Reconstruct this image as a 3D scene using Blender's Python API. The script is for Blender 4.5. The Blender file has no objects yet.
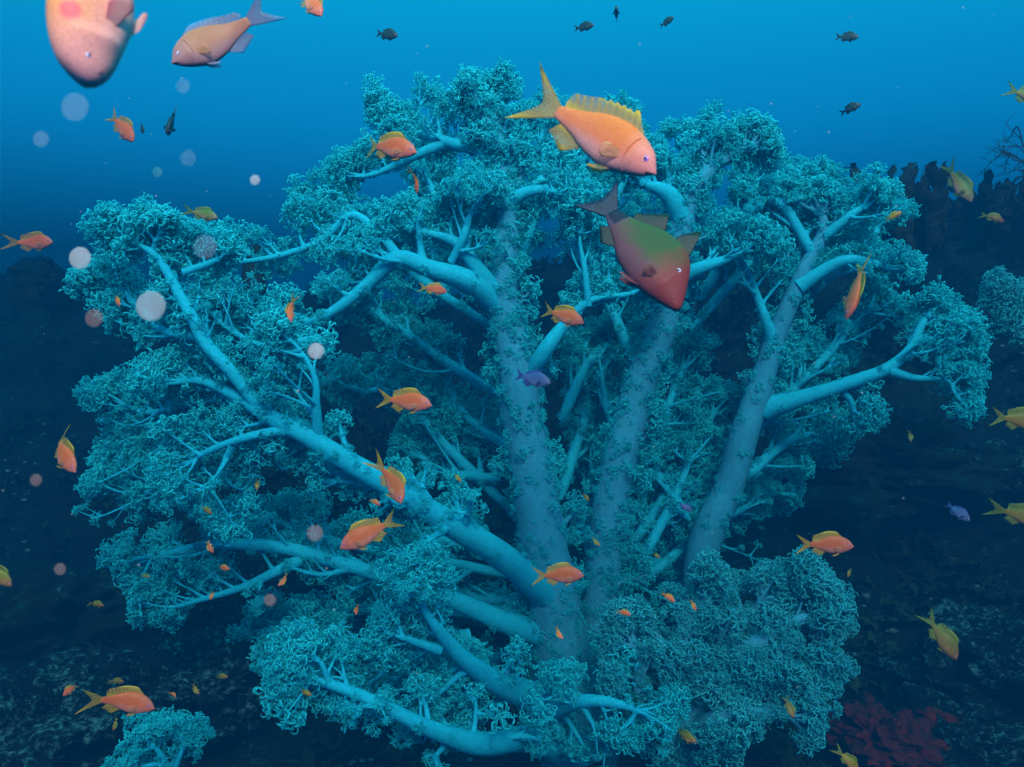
import bpy, math, random
import numpy as np
from mathutils import Vector, Matrix, noise as mnoise

# ------------------------------------------------------------------ camera, water light, sun, exposure
S = bpy.context.scene
COL = S.collection
CAM_Z = 0.85
FPX = 886.8                                  # focal length in pixels at 1024 wide
cam_d = bpy.data.cameras.new('camera'); cam = bpy.data.objects.new('camera', cam_d); COL.objects.link(cam)
cam.location = (0, 0, CAM_Z); cam.rotation_euler = (math.radians(90), 0, 0)
cam_d.sensor_width = 36.0; cam_d.lens = 36.0 * FPX / 1024
cam_d.clip_start = 0.02; cam_d.clip_end = 200
cam_d.dof.use_dof = True; cam_d.dof.focus_distance = 1.7; cam_d.dof.aperture_fstop = 12.0
S.camera = cam

SUN_DIR = Vector((0.10, -0.80, 0.60)).normalized()      # towards the sun
SUN_EL = math.asin(SUN_DIR.z); SUN_ROT = math.atan2(SUN_DIR.x, SUN_DIR.y)
w = bpy.data.worlds.new('World'); S.world = w; w.use_nodes = True
nt = w.node_tree; nt.nodes.clear()
def wn(t): return nt.nodes.new(t)
out = wn('ShaderNodeOutputWorld'); bg = wn('ShaderNodeBackground'); bg.inputs['Strength'].default_value = 0.1
sky = wn('ShaderNodeTexSky'); sky.sky_type = 'NISHITA'; sky.sun_disc = False
sky.sun_elevation = SUN_EL; sky.sun_rotation = SUN_ROT
tint = wn('ShaderNodeMix'); tint.data_type = 'RGBA'; tint.blend_type = 'MULTIPLY'
tint.inputs['Factor'].default_value = 1.0; tint.inputs['B'].default_value = (0.02, 0.10, 0.16, 1)
geo = wn('ShaderNodeTexCoord'); sep = wn('ShaderNodeSeparateXYZ'); mr = wn('ShaderNodeMapRange')
mr.inputs['From Min'].default_value = -1; mr.inputs['From Max'].default_value = 1
ramp = wn('ShaderNodeValToRGB')
WATER = [(-1.0, (0.0, 0.004, 0.012)), (-0.30, (0.0, 0.018, 0.07)), (0.0, (0.0, 0.16, 0.48)), (0.12, (0.0, 0.235, 0.64)),
         (0.25, (0.0, 0.225, 0.52)), (0.34, (0.0, 0.195, 0.38)), (0.44, (0.0, 0.195, 0.33)), (0.62, (0.01, 0.60, 0.80)), (1.0, (0.03, 0.92, 1.0))]
e = ramp.color_ramp.elements
while len(e) < len(WATER): e.new(0.5)
for k, (z, c) in enumerate(WATER):
    e[k].position = (z + 1) / 2; e[k].color = (*c, 1)
mul = wn('ShaderNodeMix'); mul.data_type = 'RGBA'; mul.blend_type = 'MULTIPLY'; mul.inputs['Factor'].default_value = 1.0
mul.inputs['B'].default_value = (26.5, 26.0, 26.5, 1)
add = wn('ShaderNodeMix'); add.data_type = 'RGBA'; add.blend_type = 'ADD'; add.inputs['Factor'].default_value = 1.0
L = nt.links.new
L(geo.outputs['Generated'], sep.inputs[0]); L(sep.outputs['Z'], mr.inputs['Value']); L(mr.outputs['Result'], ramp.inputs['Fac'])
L(ramp.outputs['Color'], mul.inputs['A']); L(sky.outputs['Color'], tint.inputs['A'])
L(mul.outputs['Result'], add.inputs['A']); L(tint.outputs['Result'], add.inputs['B'])
L(add.outputs['Result'], bg.inputs['Color']); L(bg.outputs[0], out.inputs['Surface'])

sun_d = bpy.data.lights.new('sun', 'SUN'); sun_d.energy = 5.0; sun_d.angle = math.radians(18); sun_d.color = (1.0, 0.95, 0.86)
sun = bpy.data.objects.new('sun', sun_d); COL.objects.link(sun)
sun.rotation_euler = (-SUN_DIR).to_track_quat('-Z', 'Y').to_euler()

S.view_settings.view_transform = 'Standard'; S.view_settings.look = 'None'
S.view_settings.exposure = 1.26; S.view_settings.gamma = 1.0; S.view_settings.use_curve_mapping = False
S.cycles.use_denoising = True
S.cycles.max_bounces = 6; S.cycles.diffuse_bounces = 5; S.cycles.glossy_bounces = 1
S.cycles.transmission_bounces = 2; S.cycles.transparent_max_bounces = 10; S.cycles.volume_bounces = 0

HAZE_DENSITY = 0.40
HAZE_COLOR = (0.0, 0.032, 0.078)

# ------------------------------------------------------------------ helpers
def U(px, py, d):
    return np.array(((px - 512) / FPX * d, d, CAM_Z - (py - 383.5) / FPX * d))

def tag(o, label=None, cat=None, group=None, kind=None):
    if label: o['label'] = label
    if cat: o['category'] = cat
    if group: o['group'] = group
    if kind: o['kind'] = kind
    return o

def mesh_np(name, V, F, mats, smooth=True, midx=None):
    """V (n,3); F list of (m,k) int arrays"""
    V = np.asarray(V, np.float32)
    me = bpy.data.meshes.new(name)
    F = [np.asarray(f, np.int32) for f in (F if isinstance(F, list) else [F]) if len(f)]
    loops = np.concatenate([f.ravel() for f in F])
    tot = np.concatenate([np.full(len(f), f.shape[1], np.int32) for f in F])
    start = np.concatenate([[0], np.cumsum(tot)[:-1]]).astype(np.int32)
    me.vertices.add(len(V)); me.vertices.foreach_set('co', V.ravel())
    me.loops.add(len(loops)); me.loops.foreach_set('vertex_index', loops)
    me.polygons.add(len(tot)); me.polygons.foreach_set('loop_start', start); me.polygons.foreach_set('loop_total', tot)
    if smooth: me.polygons.foreach_set('use_smooth', np.ones(len(tot), bool))
    for m in (mats if isinstance(mats, (list, tuple)) else [mats]): me.materials.append(m)
    if midx is not None: me.polygons.foreach_set('material_index', np.asarray(midx, np.int32))
    me.update(calc_edges=True); me.validate()
    return me

def link(name, me, parent=None):
    o = bpy.data.objects.new(name, me); COL.objects.link(o)
    if parent: o.parent = parent
    return o

def empty(name, loc=(0, 0, 0)):
    o = bpy.data.objects.new(name, None); COL.objects.link(o); o.location = loc; o.empty_display_size = 0.05
    return o

class Acc:
    def __init__(s): s.V = []; s.F = {3: [], 4: []}; s.n = 0
    def add(s, V, F):
        s.V.append(V); s.F[F.shape[1]].append(F + s.n); s.n += len(V)
    def arrays(s):
        return np.concatenate(s.V), [np.concatenate(f) for f in s.F.values() if f]

def catmull(P, n):
    P = np.asarray(P, float); m = len(P)
    if m == 2:
        t = np.linspace(0, 1, n)[:, None]; return P[0] * (1 - t) + P[1] * t
    Q = np.vstack([2 * P[0] - P[1], P, 2 * P[-1] - P[-2]])
    seg = np.linalg.norm(np.diff(P[:, :3], axis=0), axis=1); cum = np.concatenate([[0], np.cumsum(seg)])
    s = np.linspace(0, cum[-1], n); i = np.clip(np.searchsorted(cum, s, 'right') - 1, 0, m - 2)
    t = ((s - cum[i]) / np.maximum(seg[i], 1e-9))[:, None]
    p0, p1, p2, p3 = Q[i], Q[i + 1], Q[i + 2], Q[i + 3]
    return 0.5 * (2 * p1 + (p2 - p0) * t + (2 * p0 - 5 * p1 + 4 * p2 - p3) * t * t + (3 * p1 - p0 - 3 * p2 + p3) * t ** 3)

def tube(P, R, sides, ref=None):
    """tube along P (n,3), radii R (n,); the last ring closes to a point"""
    P = np.asarray(P, float); n = len(P)
    T = np.gradient(P, axis=0); T /= np.maximum(np.linalg.norm(T, axis=1, keepdims=True), 1e-9)
    a = np.array((0.31, 0.23, 0.92)) if ref is None else ref
    N = np.empty_like(P); v = a - T[0] * a.dot(T[0])
    if np.linalg.norm(v) < 1e-3: a = np.array((0.9, -0.3, 0.1)); v = a - T[0] * a.dot(T[0])
    for i in range(n):
        v = v - T[i] * v.dot(T[i]); v /= max(np.linalg.norm(v), 1e-9); N[i] = v
    B = np.cross(T, N)
    th = np.linspace(0, 2 * math.pi, sides, endpoint=False)
    R = np.asarray(R, float)
    R = R if R.ndim == 2 else R[:, None]
    V = P[:, None, :] + R[:, :, None] * (np.cos(th)[None, :, None] * N[:, None, :] + np.sin(th)[None, :, None] * B[:, None, :])
    V = V.reshape(-1, 3)
    i, j = np.meshgrid(np.arange(n - 1), np.arange(sides), indexing='ij'); j2 = (j + 1) % sides
    F = np.stack([i * sides + j, i * sides + j2, (i + 1) * sides + j2, (i + 1) * sides + j], -1).reshape(-1, 4)
    return V, F

# ------------------------------------------------------------------ materials
def mat(name):
    m = bpy.data.materials.new(name); m.use_nodes = True
    n = m.node_tree; b = n.nodes['Principled BSDF']
    return m, n, b

def ramp_node(n, stops):
    r = n.nodes.new('ShaderNodeValToRGB'); e = r.color_ramp.elements
    while len(e) < len(stops): e.new(0.5)
    for k, (p, c) in enumerate(stops):
        e[k].position = p; e[k].color = (*c, 1)
    return r

def noise_node(n, scale, detail=4, rough=0.55, coord='Object'):
    tc = n.nodes.new('ShaderNodeTexCoord'); t = n.nodes.new('ShaderNodeTexNoise')
    t.inputs['Scale'].default_value = scale; t.inputs['Detail'].default_value = detail; t.inputs['Roughness'].default_value = rough
    n.links.new(tc.outputs[coord], t.inputs['Vector'])
    return t

def bump(n, b, src, strength, dist):
    bp = n.nodes.new('ShaderNodeBump'); bp.inputs['Strength'].default_value = strength; bp.inputs['Distance'].default_value = dist
    n.links.new(src, bp.inputs['Height']); n.links.new(bp.outputs[0], b.inputs['Normal'])

def coral_skin(name, pale, dark, fleck):
    m, n, b = mat(name)
    t1 = noise_node(n, 9, 4); t2 = noise_node(n, 120, 3)
    r = ramp_node(n, [(0.3, dark), (0.62, pale)]); n.links.new(t1.outputs['Fac'], r.inputs['Fac'])
    v = n.nodes.new('ShaderNodeTexVoronoi'); v.inputs['Scale'].default_value = 55
    tc = n.nodes.new('ShaderNodeTexCoord'); n.links.new(tc.outputs['Object'], v.inputs['Vector'])
    t3 = noise_node(n, 6, 2)
    th = n.nodes.new('ShaderNodeMapRange'); th.inputs['From Min'].default_value = 0.10; th.inputs['From Max'].default_value = 0.22
    th.inputs['To Min'].default_value = 1; th.inputs['To Max'].default_value = 0
    n.links.new(v.outputs['Distance'], th.inputs['Value'])
    gate = n.nodes.new('ShaderNodeMapRange'); gate.inputs['From Min'].default_value = 0.55; gate.inputs['From Max'].default_value = 0.66
    n.links.new(t3.outputs['Fac'], gate.inputs['Value'])
    ml = n.nodes.new('ShaderNodeMath'); ml.operation = 'MULTIPLY'
    n.links.new(th.outputs[0], ml.inputs[0]); n.links.new(gate.outputs[0], ml.inputs[1])
    mx = n.nodes.new('ShaderNodeMix'); mx.data_type = 'RGBA'; n.links.new(ml.outputs[0], mx.inputs['Factor'])
    n.links.new(r.outputs[0], mx.inputs['A']); mx.inputs['B'].default_value = (*fleck, 1)
    fr = n.nodes.new('ShaderNodeMapRange'); fr.inputs['From Min'].default_value = .3; fr.inputs['From Max'].default_value = .7; fr.inputs['To Min'].default_value = .84; fr.inputs['To Max'].default_value = 1.08
    n.links.new(t2.outputs['Fac'], fr.inputs['Value'])
    vs = n.nodes.new('ShaderNodeVectorMath'); vs.operation = 'SCALE'; n.links.new(mx.outputs['Result'], vs.inputs[0]); n.links.new(fr.outputs[0], vs.inputs['Scale'])
    n.links.new(vs.outputs[0], b.inputs['Base Color'])
    b.inputs['Roughness'].default_value = 0.65; b.inputs['Specular IOR Level'].default_value = 0.04
    t4 = noise_node(n, 34, 5, .65); sm_ = n.nodes.new('ShaderNodeMath'); sm_.operation = 'MULTIPLY_ADD'; sm_.inputs[1].default_value = .35
    n.links.new(t2.outputs['Fac'], sm_.inputs[0]); n.links.new(t4.outputs['Fac'], sm_.inputs[2]); bump(n, b, sm_.outputs[0], 0.3, 0.010)
    # soft, slightly see-through flesh: some light passes through
    tr = n.nodes.new('ShaderNodeBsdfTranslucent'); n.links.new(mx.outputs['Result'], tr.inputs['Color'])
    ms = n.nodes.new('ShaderNodeMixShader'); ms.inputs[0].default_value = 0.22
    o = n.nodes['Material Output']
    n.links.new(b.outputs[0], ms.inputs[1]); n.links.new(tr.outputs[0], ms.inputs[2]); n.links.new(ms.outputs[0], o.inputs['Surface'])
    return m

def polyp_mat(name, c0, c1):
    m, n, b = mat(name)
    t = noise_node(n, 14, 4); r = ramp_node(n, [(0.32, c0), (0.66, c1)])
    n.links.new(t.outputs['Fac'], r.inputs['Fac']); n.links.new(r.outputs[0], b.inputs['Base Color'])
    b.inputs['Roughness'].default_value = 0.8; b.inputs['Specular IOR Level'].default_value = 0.05
    tr = n.nodes.new('ShaderNodeBsdfTranslucent'); n.links.new(r.outputs[0], tr.inputs['Color'])
    ms = n.nodes.new('ShaderNodeMixShader'); ms.inputs[0].default_value = 0.50
    n.links.new(b.outputs[0], ms.inputs[1]); n.links.new(tr.outputs[0], ms.inputs[2])
    n.links.new(ms.outputs[0], n.nodes['Material Output'].inputs['Surface'])
    return m

M_SKIN = coral_skin('coral_skin', (0.012, 0.56, 0.74), (0.009, 0.46, 0.64), (0.004, 0.20, 0.27))  # blue water light put into all coral colours: red nearly left out
M_TRUNK = coral_skin('coral_trunk_skin', (0.038, 0.40, 0.57), (0.030, 0.32, 0.47), (0.02, 0.16, 0.20))
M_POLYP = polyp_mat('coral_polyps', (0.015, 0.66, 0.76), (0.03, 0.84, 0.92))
M_SKIN2 = coral_skin('pale_coral_skin', (0.05, 0.42, 0.58), (0.03, 0.32, 0.46), (0.02, 0.12, 0.15))
M_POLYP2 = polyp_mat('pale_coral_polyps', (0.03, 0.52, 0.60), (0.06, 0.70, 0.78))

def reef_mat():
    m, n, b = mat('reef_rock')
    t1 = noise_node(n, 1.6, 6, 0.6); t2 = noise_node(n, 16, 6, 0.7); t3 = noise_node(n, 70, 4, 0.7)
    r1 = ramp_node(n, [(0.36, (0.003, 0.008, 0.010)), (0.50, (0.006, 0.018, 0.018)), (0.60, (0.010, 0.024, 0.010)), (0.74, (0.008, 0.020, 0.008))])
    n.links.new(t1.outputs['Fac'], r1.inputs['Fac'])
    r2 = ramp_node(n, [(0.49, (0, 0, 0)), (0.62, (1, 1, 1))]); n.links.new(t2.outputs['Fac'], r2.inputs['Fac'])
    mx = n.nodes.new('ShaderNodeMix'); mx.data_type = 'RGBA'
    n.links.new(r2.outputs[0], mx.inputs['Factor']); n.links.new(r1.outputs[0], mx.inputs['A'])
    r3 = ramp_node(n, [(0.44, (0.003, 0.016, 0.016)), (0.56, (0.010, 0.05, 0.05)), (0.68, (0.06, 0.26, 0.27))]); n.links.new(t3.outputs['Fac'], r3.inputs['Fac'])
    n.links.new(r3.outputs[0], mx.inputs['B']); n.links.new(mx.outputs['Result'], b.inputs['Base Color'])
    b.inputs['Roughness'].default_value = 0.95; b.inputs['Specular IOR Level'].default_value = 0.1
    ad = n.nodes.new('ShaderNodeMath'); n.links.new(t2.outputs['Fac'], ad.inputs[0]); n.links.new(t3.outputs['Fac'], ad.inputs[1])
    bump(n, b, ad.outputs[0], 1.0, 0.03)
    return m
M_REEF = reef_mat()

def crust_mat():
    m, n, b = mat('crusted_rock'); t1 = noise_node(n, 7, 4, .6); t2 = noise_node(n, 58, 5, .75)
    ad = n.nodes.new('ShaderNodeMath'); ad.operation = 'MULTIPLY_ADD'; ad.inputs[1].default_value = .55
    n.links.new(t1.outputs['Fac'], ad.inputs[0]); n.links.new(t2.outputs['Fac'], ad.inputs[2])
    r = ramp_node(n, [(.74, (.002, .008, .009)), (.82, (.006, .030, .030)), (.90, (.05, .20, .21)), (1.0, (.14, .40, .40))])
    n.links.new(ad.outputs[0], r.inputs['Fac']); n.links.new(r.outputs[0], b.inputs['Base Color'])
    b.inputs['Roughness'].default_value = .95; b.inputs['Specular IOR Level'].default_value = .1
    bump(n, b, ad.outputs[0], 1.0, .03); return m

def plain(name, c0, c1, scale, rough=0.8, bmp=0.3, coord='Object', trans=0.0):
    m, n, b = mat(name); t = noise_node(n, scale, 5, 0.6, coord); r = ramp_node(n, [(0.35, c0), (0.65, c1)])
    n.links.new(t.outputs['Fac'], r.inputs['Fac']); n.links.new(r.outputs[0], b.inputs['Base Color'])
    b.inputs['Roughness'].default_value = rough; b.inputs['Specular IOR Level'].default_value = 0.2
    if bmp: bump(n, b, t.outputs['Fac'], bmp, 0.01)
    if trans:
        tr = n.nodes.new('ShaderNodeBsdfTransparent'); tl = n.nodes.new('ShaderNodeBsdfTranslucent'); n.links.new(r.outputs[0], tl.inputs['Color'])
        a = n.nodes.new('ShaderNodeMixShader'); a.inputs[0].default_value = 0.5; n.links.new(b.outputs[0], a.inputs[1]); n.links.new(tl.outputs[0], a.inputs[2])
        ms = n.nodes.new('ShaderNodeMixShader'); ms.inputs[0].default_value = trans; n.links.new(a.outputs[0], ms.inputs[1]); n.links.new(tr.outputs[0], ms.inputs[2])
        n.links.new(ms.outputs[0], n.nodes['Material Output'].inputs['Surface'])
    return m

# ------------------------------------------------------------------ reef slope
def sstep(a, b, x):
    t = min(max((x - a) / (b - a), 0), 1); return t * t * (3 - 2 * t)

def reef_h(x, y, fine=True):
    k = sstep(-0.8, 1.6, x)
    yr = 7.0 - 2.3 * k; zr = 1.40 + 0.35 * k + 0.10 * math.sin(x * 1.7 + 0.6)
    s = (y - 2.15) / (yr - 2.15)
    if s <= 0: z = -0.06 + 0.05 * s
    elif s < 1: z = -0.06 + (zr + 0.06) * (0.35 * s + 0.65 * sstep(0, 1, s))
    else: z = zr - 2.2 * sstep(yr, yr + 3.0, y)
    amp = 0.35 + 0.65 * min(max((y - 1.8) / 2.0, 0), 1)
    z += amp * 0.34 * mnoise.fractal(Vector((x * 1.1, y * 1.1, 3.7)), 1.0, 2.0, 3)
    if fine:
        z += amp * 0.10 * mnoise.fractal(Vector((x * 4.3, y * 4.3, 9.1)), 0.8, 2.1, 4)
        z += 0.035 * abs(mnoise.noise(Vector((x * 14, y * 14, 1.3)))) + 0.02 * mnoise.noise(Vector((x * 33, y * 33, 5.3)))
    return z

nx, ny = 420, 400
ys = 1.0 + 8.2 * (np.linspace(0, 1, ny) ** 1.9)
GV = np.empty((ny, nx, 3), np.float32)
for j, y in enumerate(ys):
    half = 1.6 + 0.85 * y
    for i in range(nx):
        x = -half + 2 * half * i / (nx - 1)
        GV[j, i] = (x, y, reef_h(x, y))
jj, ii = np.meshgrid(np.arange(ny - 1), np.arange(nx - 1), indexing='ij')
GF = np.stack([jj * nx + ii, jj * nx + ii + 1, (jj + 1) * nx + ii + 1, (jj + 1) * nx + ii], -1).reshape(-1, 4)
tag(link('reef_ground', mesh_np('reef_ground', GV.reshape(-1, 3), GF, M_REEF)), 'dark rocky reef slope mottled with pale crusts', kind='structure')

# the water: one closed box of even density
bx = [(-14, -0.8, -4), (14, -0.8, -4), (14, 9.4, -4), (-14, 9.4, -4), (-14, -0.8, 2.3), (14, -0.8, 2.3), (14, 9.4, 2.3), (-14, 9.4, 2.3)]
hz = link('haze', mesh_np('haze', bx, np.array([(0, 3, 2, 1), (4, 5, 6, 7), (0, 1, 5, 4), (1, 2, 6, 5), (2, 3, 7, 6), (3, 0, 4, 7)]), [], smooth=False))
mh = bpy.data.materials.new('sea_water_haze'); mh.use_nodes = True; n = mh.node_tree; n.nodes.clear()
pv = n.nodes.new('ShaderNodeVolumePrincipled'); pv.inputs['Density'].default_value = HAZE_DENSITY
pv.inputs['Color'].default_value = (*HAZE_COLOR, 1); pv.inputs['Anisotropy'].default_value = 0.0
oo = n.nodes.new('ShaderNodeOutputMaterial'); n.links.new(pv.outputs[0], oo.inputs['Volume'])
hz.data.materials.append(mh); tag(hz, 'blue sea water haze filling the scene', kind='stuff')

# ------------------------------------------------------------------ soft corals
def make_tuft(rng, threads, stalks=9):
    """lacy tuft of unit radius, opening towards +Z"""
    A = Acc()
    for s in range(stalks):
        u = (s + 0.5) / stalks; th = math.acos(1 - 1.28 * u); ph = s * 2.39996 + rng.uniform(-0.3, 0.3)
        d = np.array((math.sin(th) * math.cos(ph), math.sin(th) * math.sin(ph), math.cos(th)))
        m = d * rng.uniform(0.42, 0.70)
        A.add(*tube(catmull([np.zeros(3), d * 0.3 + rng.normal(0, 0.03, 3), m], 4), np.linspace(0.045, 0.03, 4), 3))
        for k in range(threads):
            q = d + rng.normal(0, 0.75, 3); q /= np.linalg.norm(q)
            ax = np.cross(q, rng.normal(0, 1, 3)); ax /= np.linalg.norm(ax)
            p = m.copy(); pts = [p]; v = q.copy(); st = rng.uniform(0.09, 0.16); turn = rng.uniform(0.35, 0.80)
            for g in range(5):
                v = v * math.cos(turn) + np.cross(ax, v) * math.sin(turn) if g else v
                p = p + v * st; pts.append(p); turn *= 1.12
            A.add(*tube(np.array(pts), np.array([0.030, 0.031, 0.033, 0.042, 0.062, 0.022]), 3))
    V, F = A.arrays(); return V, F[0]
trng = np.random.default_rng(5)
TUFTS = [make_tuft(trng, 5, 10) for _ in range(9)]
TUFTS_DENSE = [make_tuft(trng, 5, 13) for _ in range(6)]

class Colony:
    def __init__(s, seed, skin, polyp, tufts):
        s.rng = np.random.default_rng(seed); s.skin = skin; s.polyp = polyp; s.tufts = tufts; s.size = 1.0
    def place_tufts(s, places):
        A = Acc(); rng = s.rng
        for p, d, r in places:
            r *= s.size
            V, F = s.tufts[rng.integers(len(s.tufts))]
            d = d / max(np.linalg.norm(d), 1e-9)
            a = rng.normal(0, 1, 3); x = np.cross(a, d); x /= max(np.linalg.norm(x), 1e-9); y = np.cross(d, x)
            Rm = np.stack([x, y, d]) * (r * np.array((1, 1, rng.uniform(0.75, 1.05))))[:, None]
            A.add(V @ Rm + p, F)
        return A.arrays() if places else None

def branch(col, parent, pts, name='branch', side=1.0, t0=0.25, spread=1.0, out=None, tuft=1.0, fuzz=0.0, away=0.25, base_flare=1.25, gap=0.023, front=0.64, bare_ok=True):
    """pts: (px, py, depth, width_px). Builds one branch with its side twigs, and the polyp tufts on it as its sub-part."""
    rng = col.rng
    Q = np.array([[*U(a, b, d), wpx / 2 * d / FPX] for a, b, d, wpx in pts])
    Q[-1] = Q[-2] + (Q[-1] - Q[-2]) * 0.62; Q[:, 3] *= 0.60 if name == 'trunk' else 0.66
    L = np.linalg.norm(np.diff(Q[:, :3], axis=0), axis=1).sum()
    n = max(10, int(L / 0.014)); C = catmull(Q, n); P, R = C[:, :3], np.maximum(C[:, 3], 0.0025)
    t = np.linspace(0, 1, n)
    R = R * (1 + (base_flare - 1) * np.exp(-t * L / 0.06))
    ph = rng.uniform(0, 50)
    P = P + np.array([[mnoise.noise(Vector((i * 0.09 + ph, k * 7.3, 0))) for k in range(3)] for i in range(n)]) * np.minimum(R, 0.015)[:, None] * 0.5
    sides = 16
    Rm = R[:, None] * (1 + 0.07 * np.array([[mnoise.noise(Vector((i * 0.22 + ph, math.cos(k / sides * 6.283) * 0.9, math.sin(k / sides * 6.283) * 0.9))) for k in range(sides)] for i in range(n)]))
    Rm[-1] *= 0.1; Rm[-2] *= 0.75
    A = Acc(); A.add(*tube(P, Rm, sides))
    T = np.gradient(P, axis=0); T /= np.linalg.norm(T, axis=1, keepdims=True)
    places = []
    ctr = out if out is not None else np.array((0.1, 2.2, 0.55))
    def twig(p, d, ln, r0, depth, bare=False):
        m = 7 if depth == 0 else 5
        pts_ = [p]; v = d / np.linalg.norm(d); o = p - ctr; o /= max(np.linalg.norm(o), 1e-6); o[1] = max(o[1], 0.1)
        bend = rng.normal(0, 0.35, 3)
        for g in range(m - 1):
            v = v + (o * 0.10 + bend * 0.22 + np.array((0, 0, 0.05))) ; v /= np.linalg.norm(v)
            p = p + v * ln / (m - 1); pts_.append(p)
        pts_ = np.array(pts_)
        rr = np.linspace(r0, r0 * 0.45, m); rr[0] *= 2.2; rr[1] *= 1.2
        A.add(*tube(pts_, rr, 7 if depth == 0 else 5))
        if depth == 0:
            k = 4 if bare else max(3, int(ln / 0.023 * tuft))
            for q in range(k):
                f = rng.uniform(0.28, 1.0); i = f * (m - 1); i0 = min(int(i), m - 2)
                pp = pts_[i0] + (pts_[i0 + 1] - pts_[i0]) * (i - i0)
                ax = pts_[i0 + 1] - pts_[i0]; ax /= np.linalg.norm(ax)
                dd = np.cross(ax, rng.normal(0, 1, 3)); dd /= np.linalg.norm(dd)
                if dd[1] < -0.3 and not bare: dd[1] *= -0.2
                dd = dd + ax * rng.uniform(0.2, 1.0) + o * 0.3
                twig(pp, dd, rng.uniform(0.02, 0.055), r0 * rng.uniform(0.34, 0.55), 1, bare)
            places.append((pts_[-1], v, rng.uniform(0.012, 0.020) if bare else rng.uniform(0.024, 0.046)))
        else:
            places.append((pts_[-1] - v * 0.006, v, rng.uniform(0.010, 0.017) if bare else rng.uniform(0.018, 0.042)))
            if rng.random() < 0.45 and not bare:
                dd = v + rng.normal(0, 0.7, 3)
                places.append((pts_[m // 2], dd, rng.uniform(0.012, 0.022)))
    # side branches
    ns = int(L * (1 - t0) / gap * side)
    for q in range(ns):
        f = t0 + (1 - t0) * (q + rng.uniform(0.1, 0.9)) / max(ns, 1)
        i = min(int(f * (n - 1)), n - 2)
        o = P[i] - ctr; o /= max(np.linalg.norm(o), 1e-6); o[1] = max(o[1], 0.1)
        d = np.cross(T[i], rng.normal(0, 1, 3)); d /= np.linalg.norm(d)
        if d[1] < -0.25 and rng.random() < front: d[1] *= -0.8
        d = d * 1.0 + T[i] * rng.uniform(0.2, 0.9) + (o * 0.45 + np.array((0, away * 0.5, 0.12))) * (0 if d[1] < -0.1 and name == 'branch' else 1)
        bare = bare_ok and name == 'branch' and d[1] < -0.1
        ln = rng.uniform(0.07, 0.17) * spread * (0.95 if bare else 0.85) * (1.1 - 0.35 * f)
        small = name == 'trunk' and d[1] < -0.1
        if small: ln *= .5; bare = True
        r0 = float(np.clip(R[i] * rng.uniform(0.28, 0.5), 0.0030, 0.010))
        twig(P[i], d, ln, r0, 0, bare)
    # tip
    for q in range(5):
        d = T[-2] + rng.normal(0, 0.55, 3); twig(P[-2], d, rng.uniform(0.04, 0.09) * spread, float(np.clip(R[-3] * 0.6, 0.0025, 0.007)), 0)
    # small polyp patches seated on the flesh
    for q in range(int(fuzz * L * 100)):
        i = rng.integers(1, n - 1); d = np.cross(T[i], rng.normal(0, 1, 3)); d /= np.linalg.norm(d)
        places.append((P[i] + d * R[i] * 0.97, d + rng.normal(0, 0.2, 3), rng.uniform(0.008, 0.017)))
    V, F = A.arrays()
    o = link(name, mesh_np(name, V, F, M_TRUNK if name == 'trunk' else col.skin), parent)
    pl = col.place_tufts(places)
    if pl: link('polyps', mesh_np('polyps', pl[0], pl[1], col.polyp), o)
    return len(places)

big = tag(empty('soft_coral'), 'huge pale blue tree-like soft coral with thick trunks and lacy polyp crown filling the middle', 'coral')
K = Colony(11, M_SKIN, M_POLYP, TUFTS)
NT = 0
def B(*pts, **kw):
    global NT
    NT += branch(K, big, pts, **kw)
# trunks
B((575, 800, 2.1, 120), (565, 690, 2.1, 105), (548, 570, 2.08, 84), (528, 455, 2.05, 72), (516, 365, 2.02, 62), (503, 290, 2.0, 48), (507, 220, 2.0, 40), (504, 165, 2.0, 28), (492, 130, 2.0, 22), (464, 96, 2.0, 9),
  name='trunk', t0=0.10, fuzz=4, side=2.6, front=0.25, spread=0.8)
B((590, 780, 2.2, 80), (602, 600, 2.2, 62), (612, 490, 2.18, 58), (640, 390, 2.16, 54), (665, 310, 2.13, 50), (678, 250, 2.1, 44), (686, 205, 2.1, 36), (705, 178, 2.1, 26), (730, 156, 2.1, 17), (768, 143, 2.12, 6), name='trunk', t0=0.15, fuzz=3, side=2.3, front=0.25, spread=0.85)
B((690, 760, 2.3, 66), (700, 570, 2.28, 54), (728, 485, 2.26, 50), (752, 415, 2.24, 45), (773, 345, 2.22, 34), (798, 285, 2.2, 27), (822, 235, 2.2, 20), (820, 190, 2.2, 10), name='trunk', t0=0.62, fuzz=0.8)
# front left limbs
B((562, 612, 2.11, 40), (512, 563, 1.95, 42), (432, 512, 1.82, 37), (352, 461, 1.76, 33), (287, 427, 1.74, 26), (240, 398, 1.76, 20), (205, 382, 1.78, 13), (165, 380, 1.80, 6), t0=0.33, fuzz=0.8)
B((262, 412, 1.75, 18), (232, 375, 1.73, 19), (206, 345, 1.72, 20), (188, 310, 1.72, 18), (160, 262, 1.74, 13), (140, 246, 1.75, 8), (108, 234, 1.77, 4), t0=0.2, fuzz=0.4, spread=0.58, side=.75)
B((182, 272, 1.74, 9), (205, 264, 1.76, 9), (232, 254, 1.80, 5), t0=0.1, spread=0.6)
B((150, 256, 1.745, 7), (156, 240, 1.74, 5), (164, 224, 1.74, 3), t0=0.2, spread=0.45)
B((318, 440, 1.75, 16), (316, 405, 1.72, 12), (315, 378, 1.71, 9), (302, 352, 1.71, 6), (288, 345, 1.71, 4), t0=0.2)
B((300, 432, 1.74, 18), (275, 432, 1.73, 14), (240, 440, 1.73, 12), (208, 452, 1.74, 9), (180, 470, 1.76, 4), t0=0.2)
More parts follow.
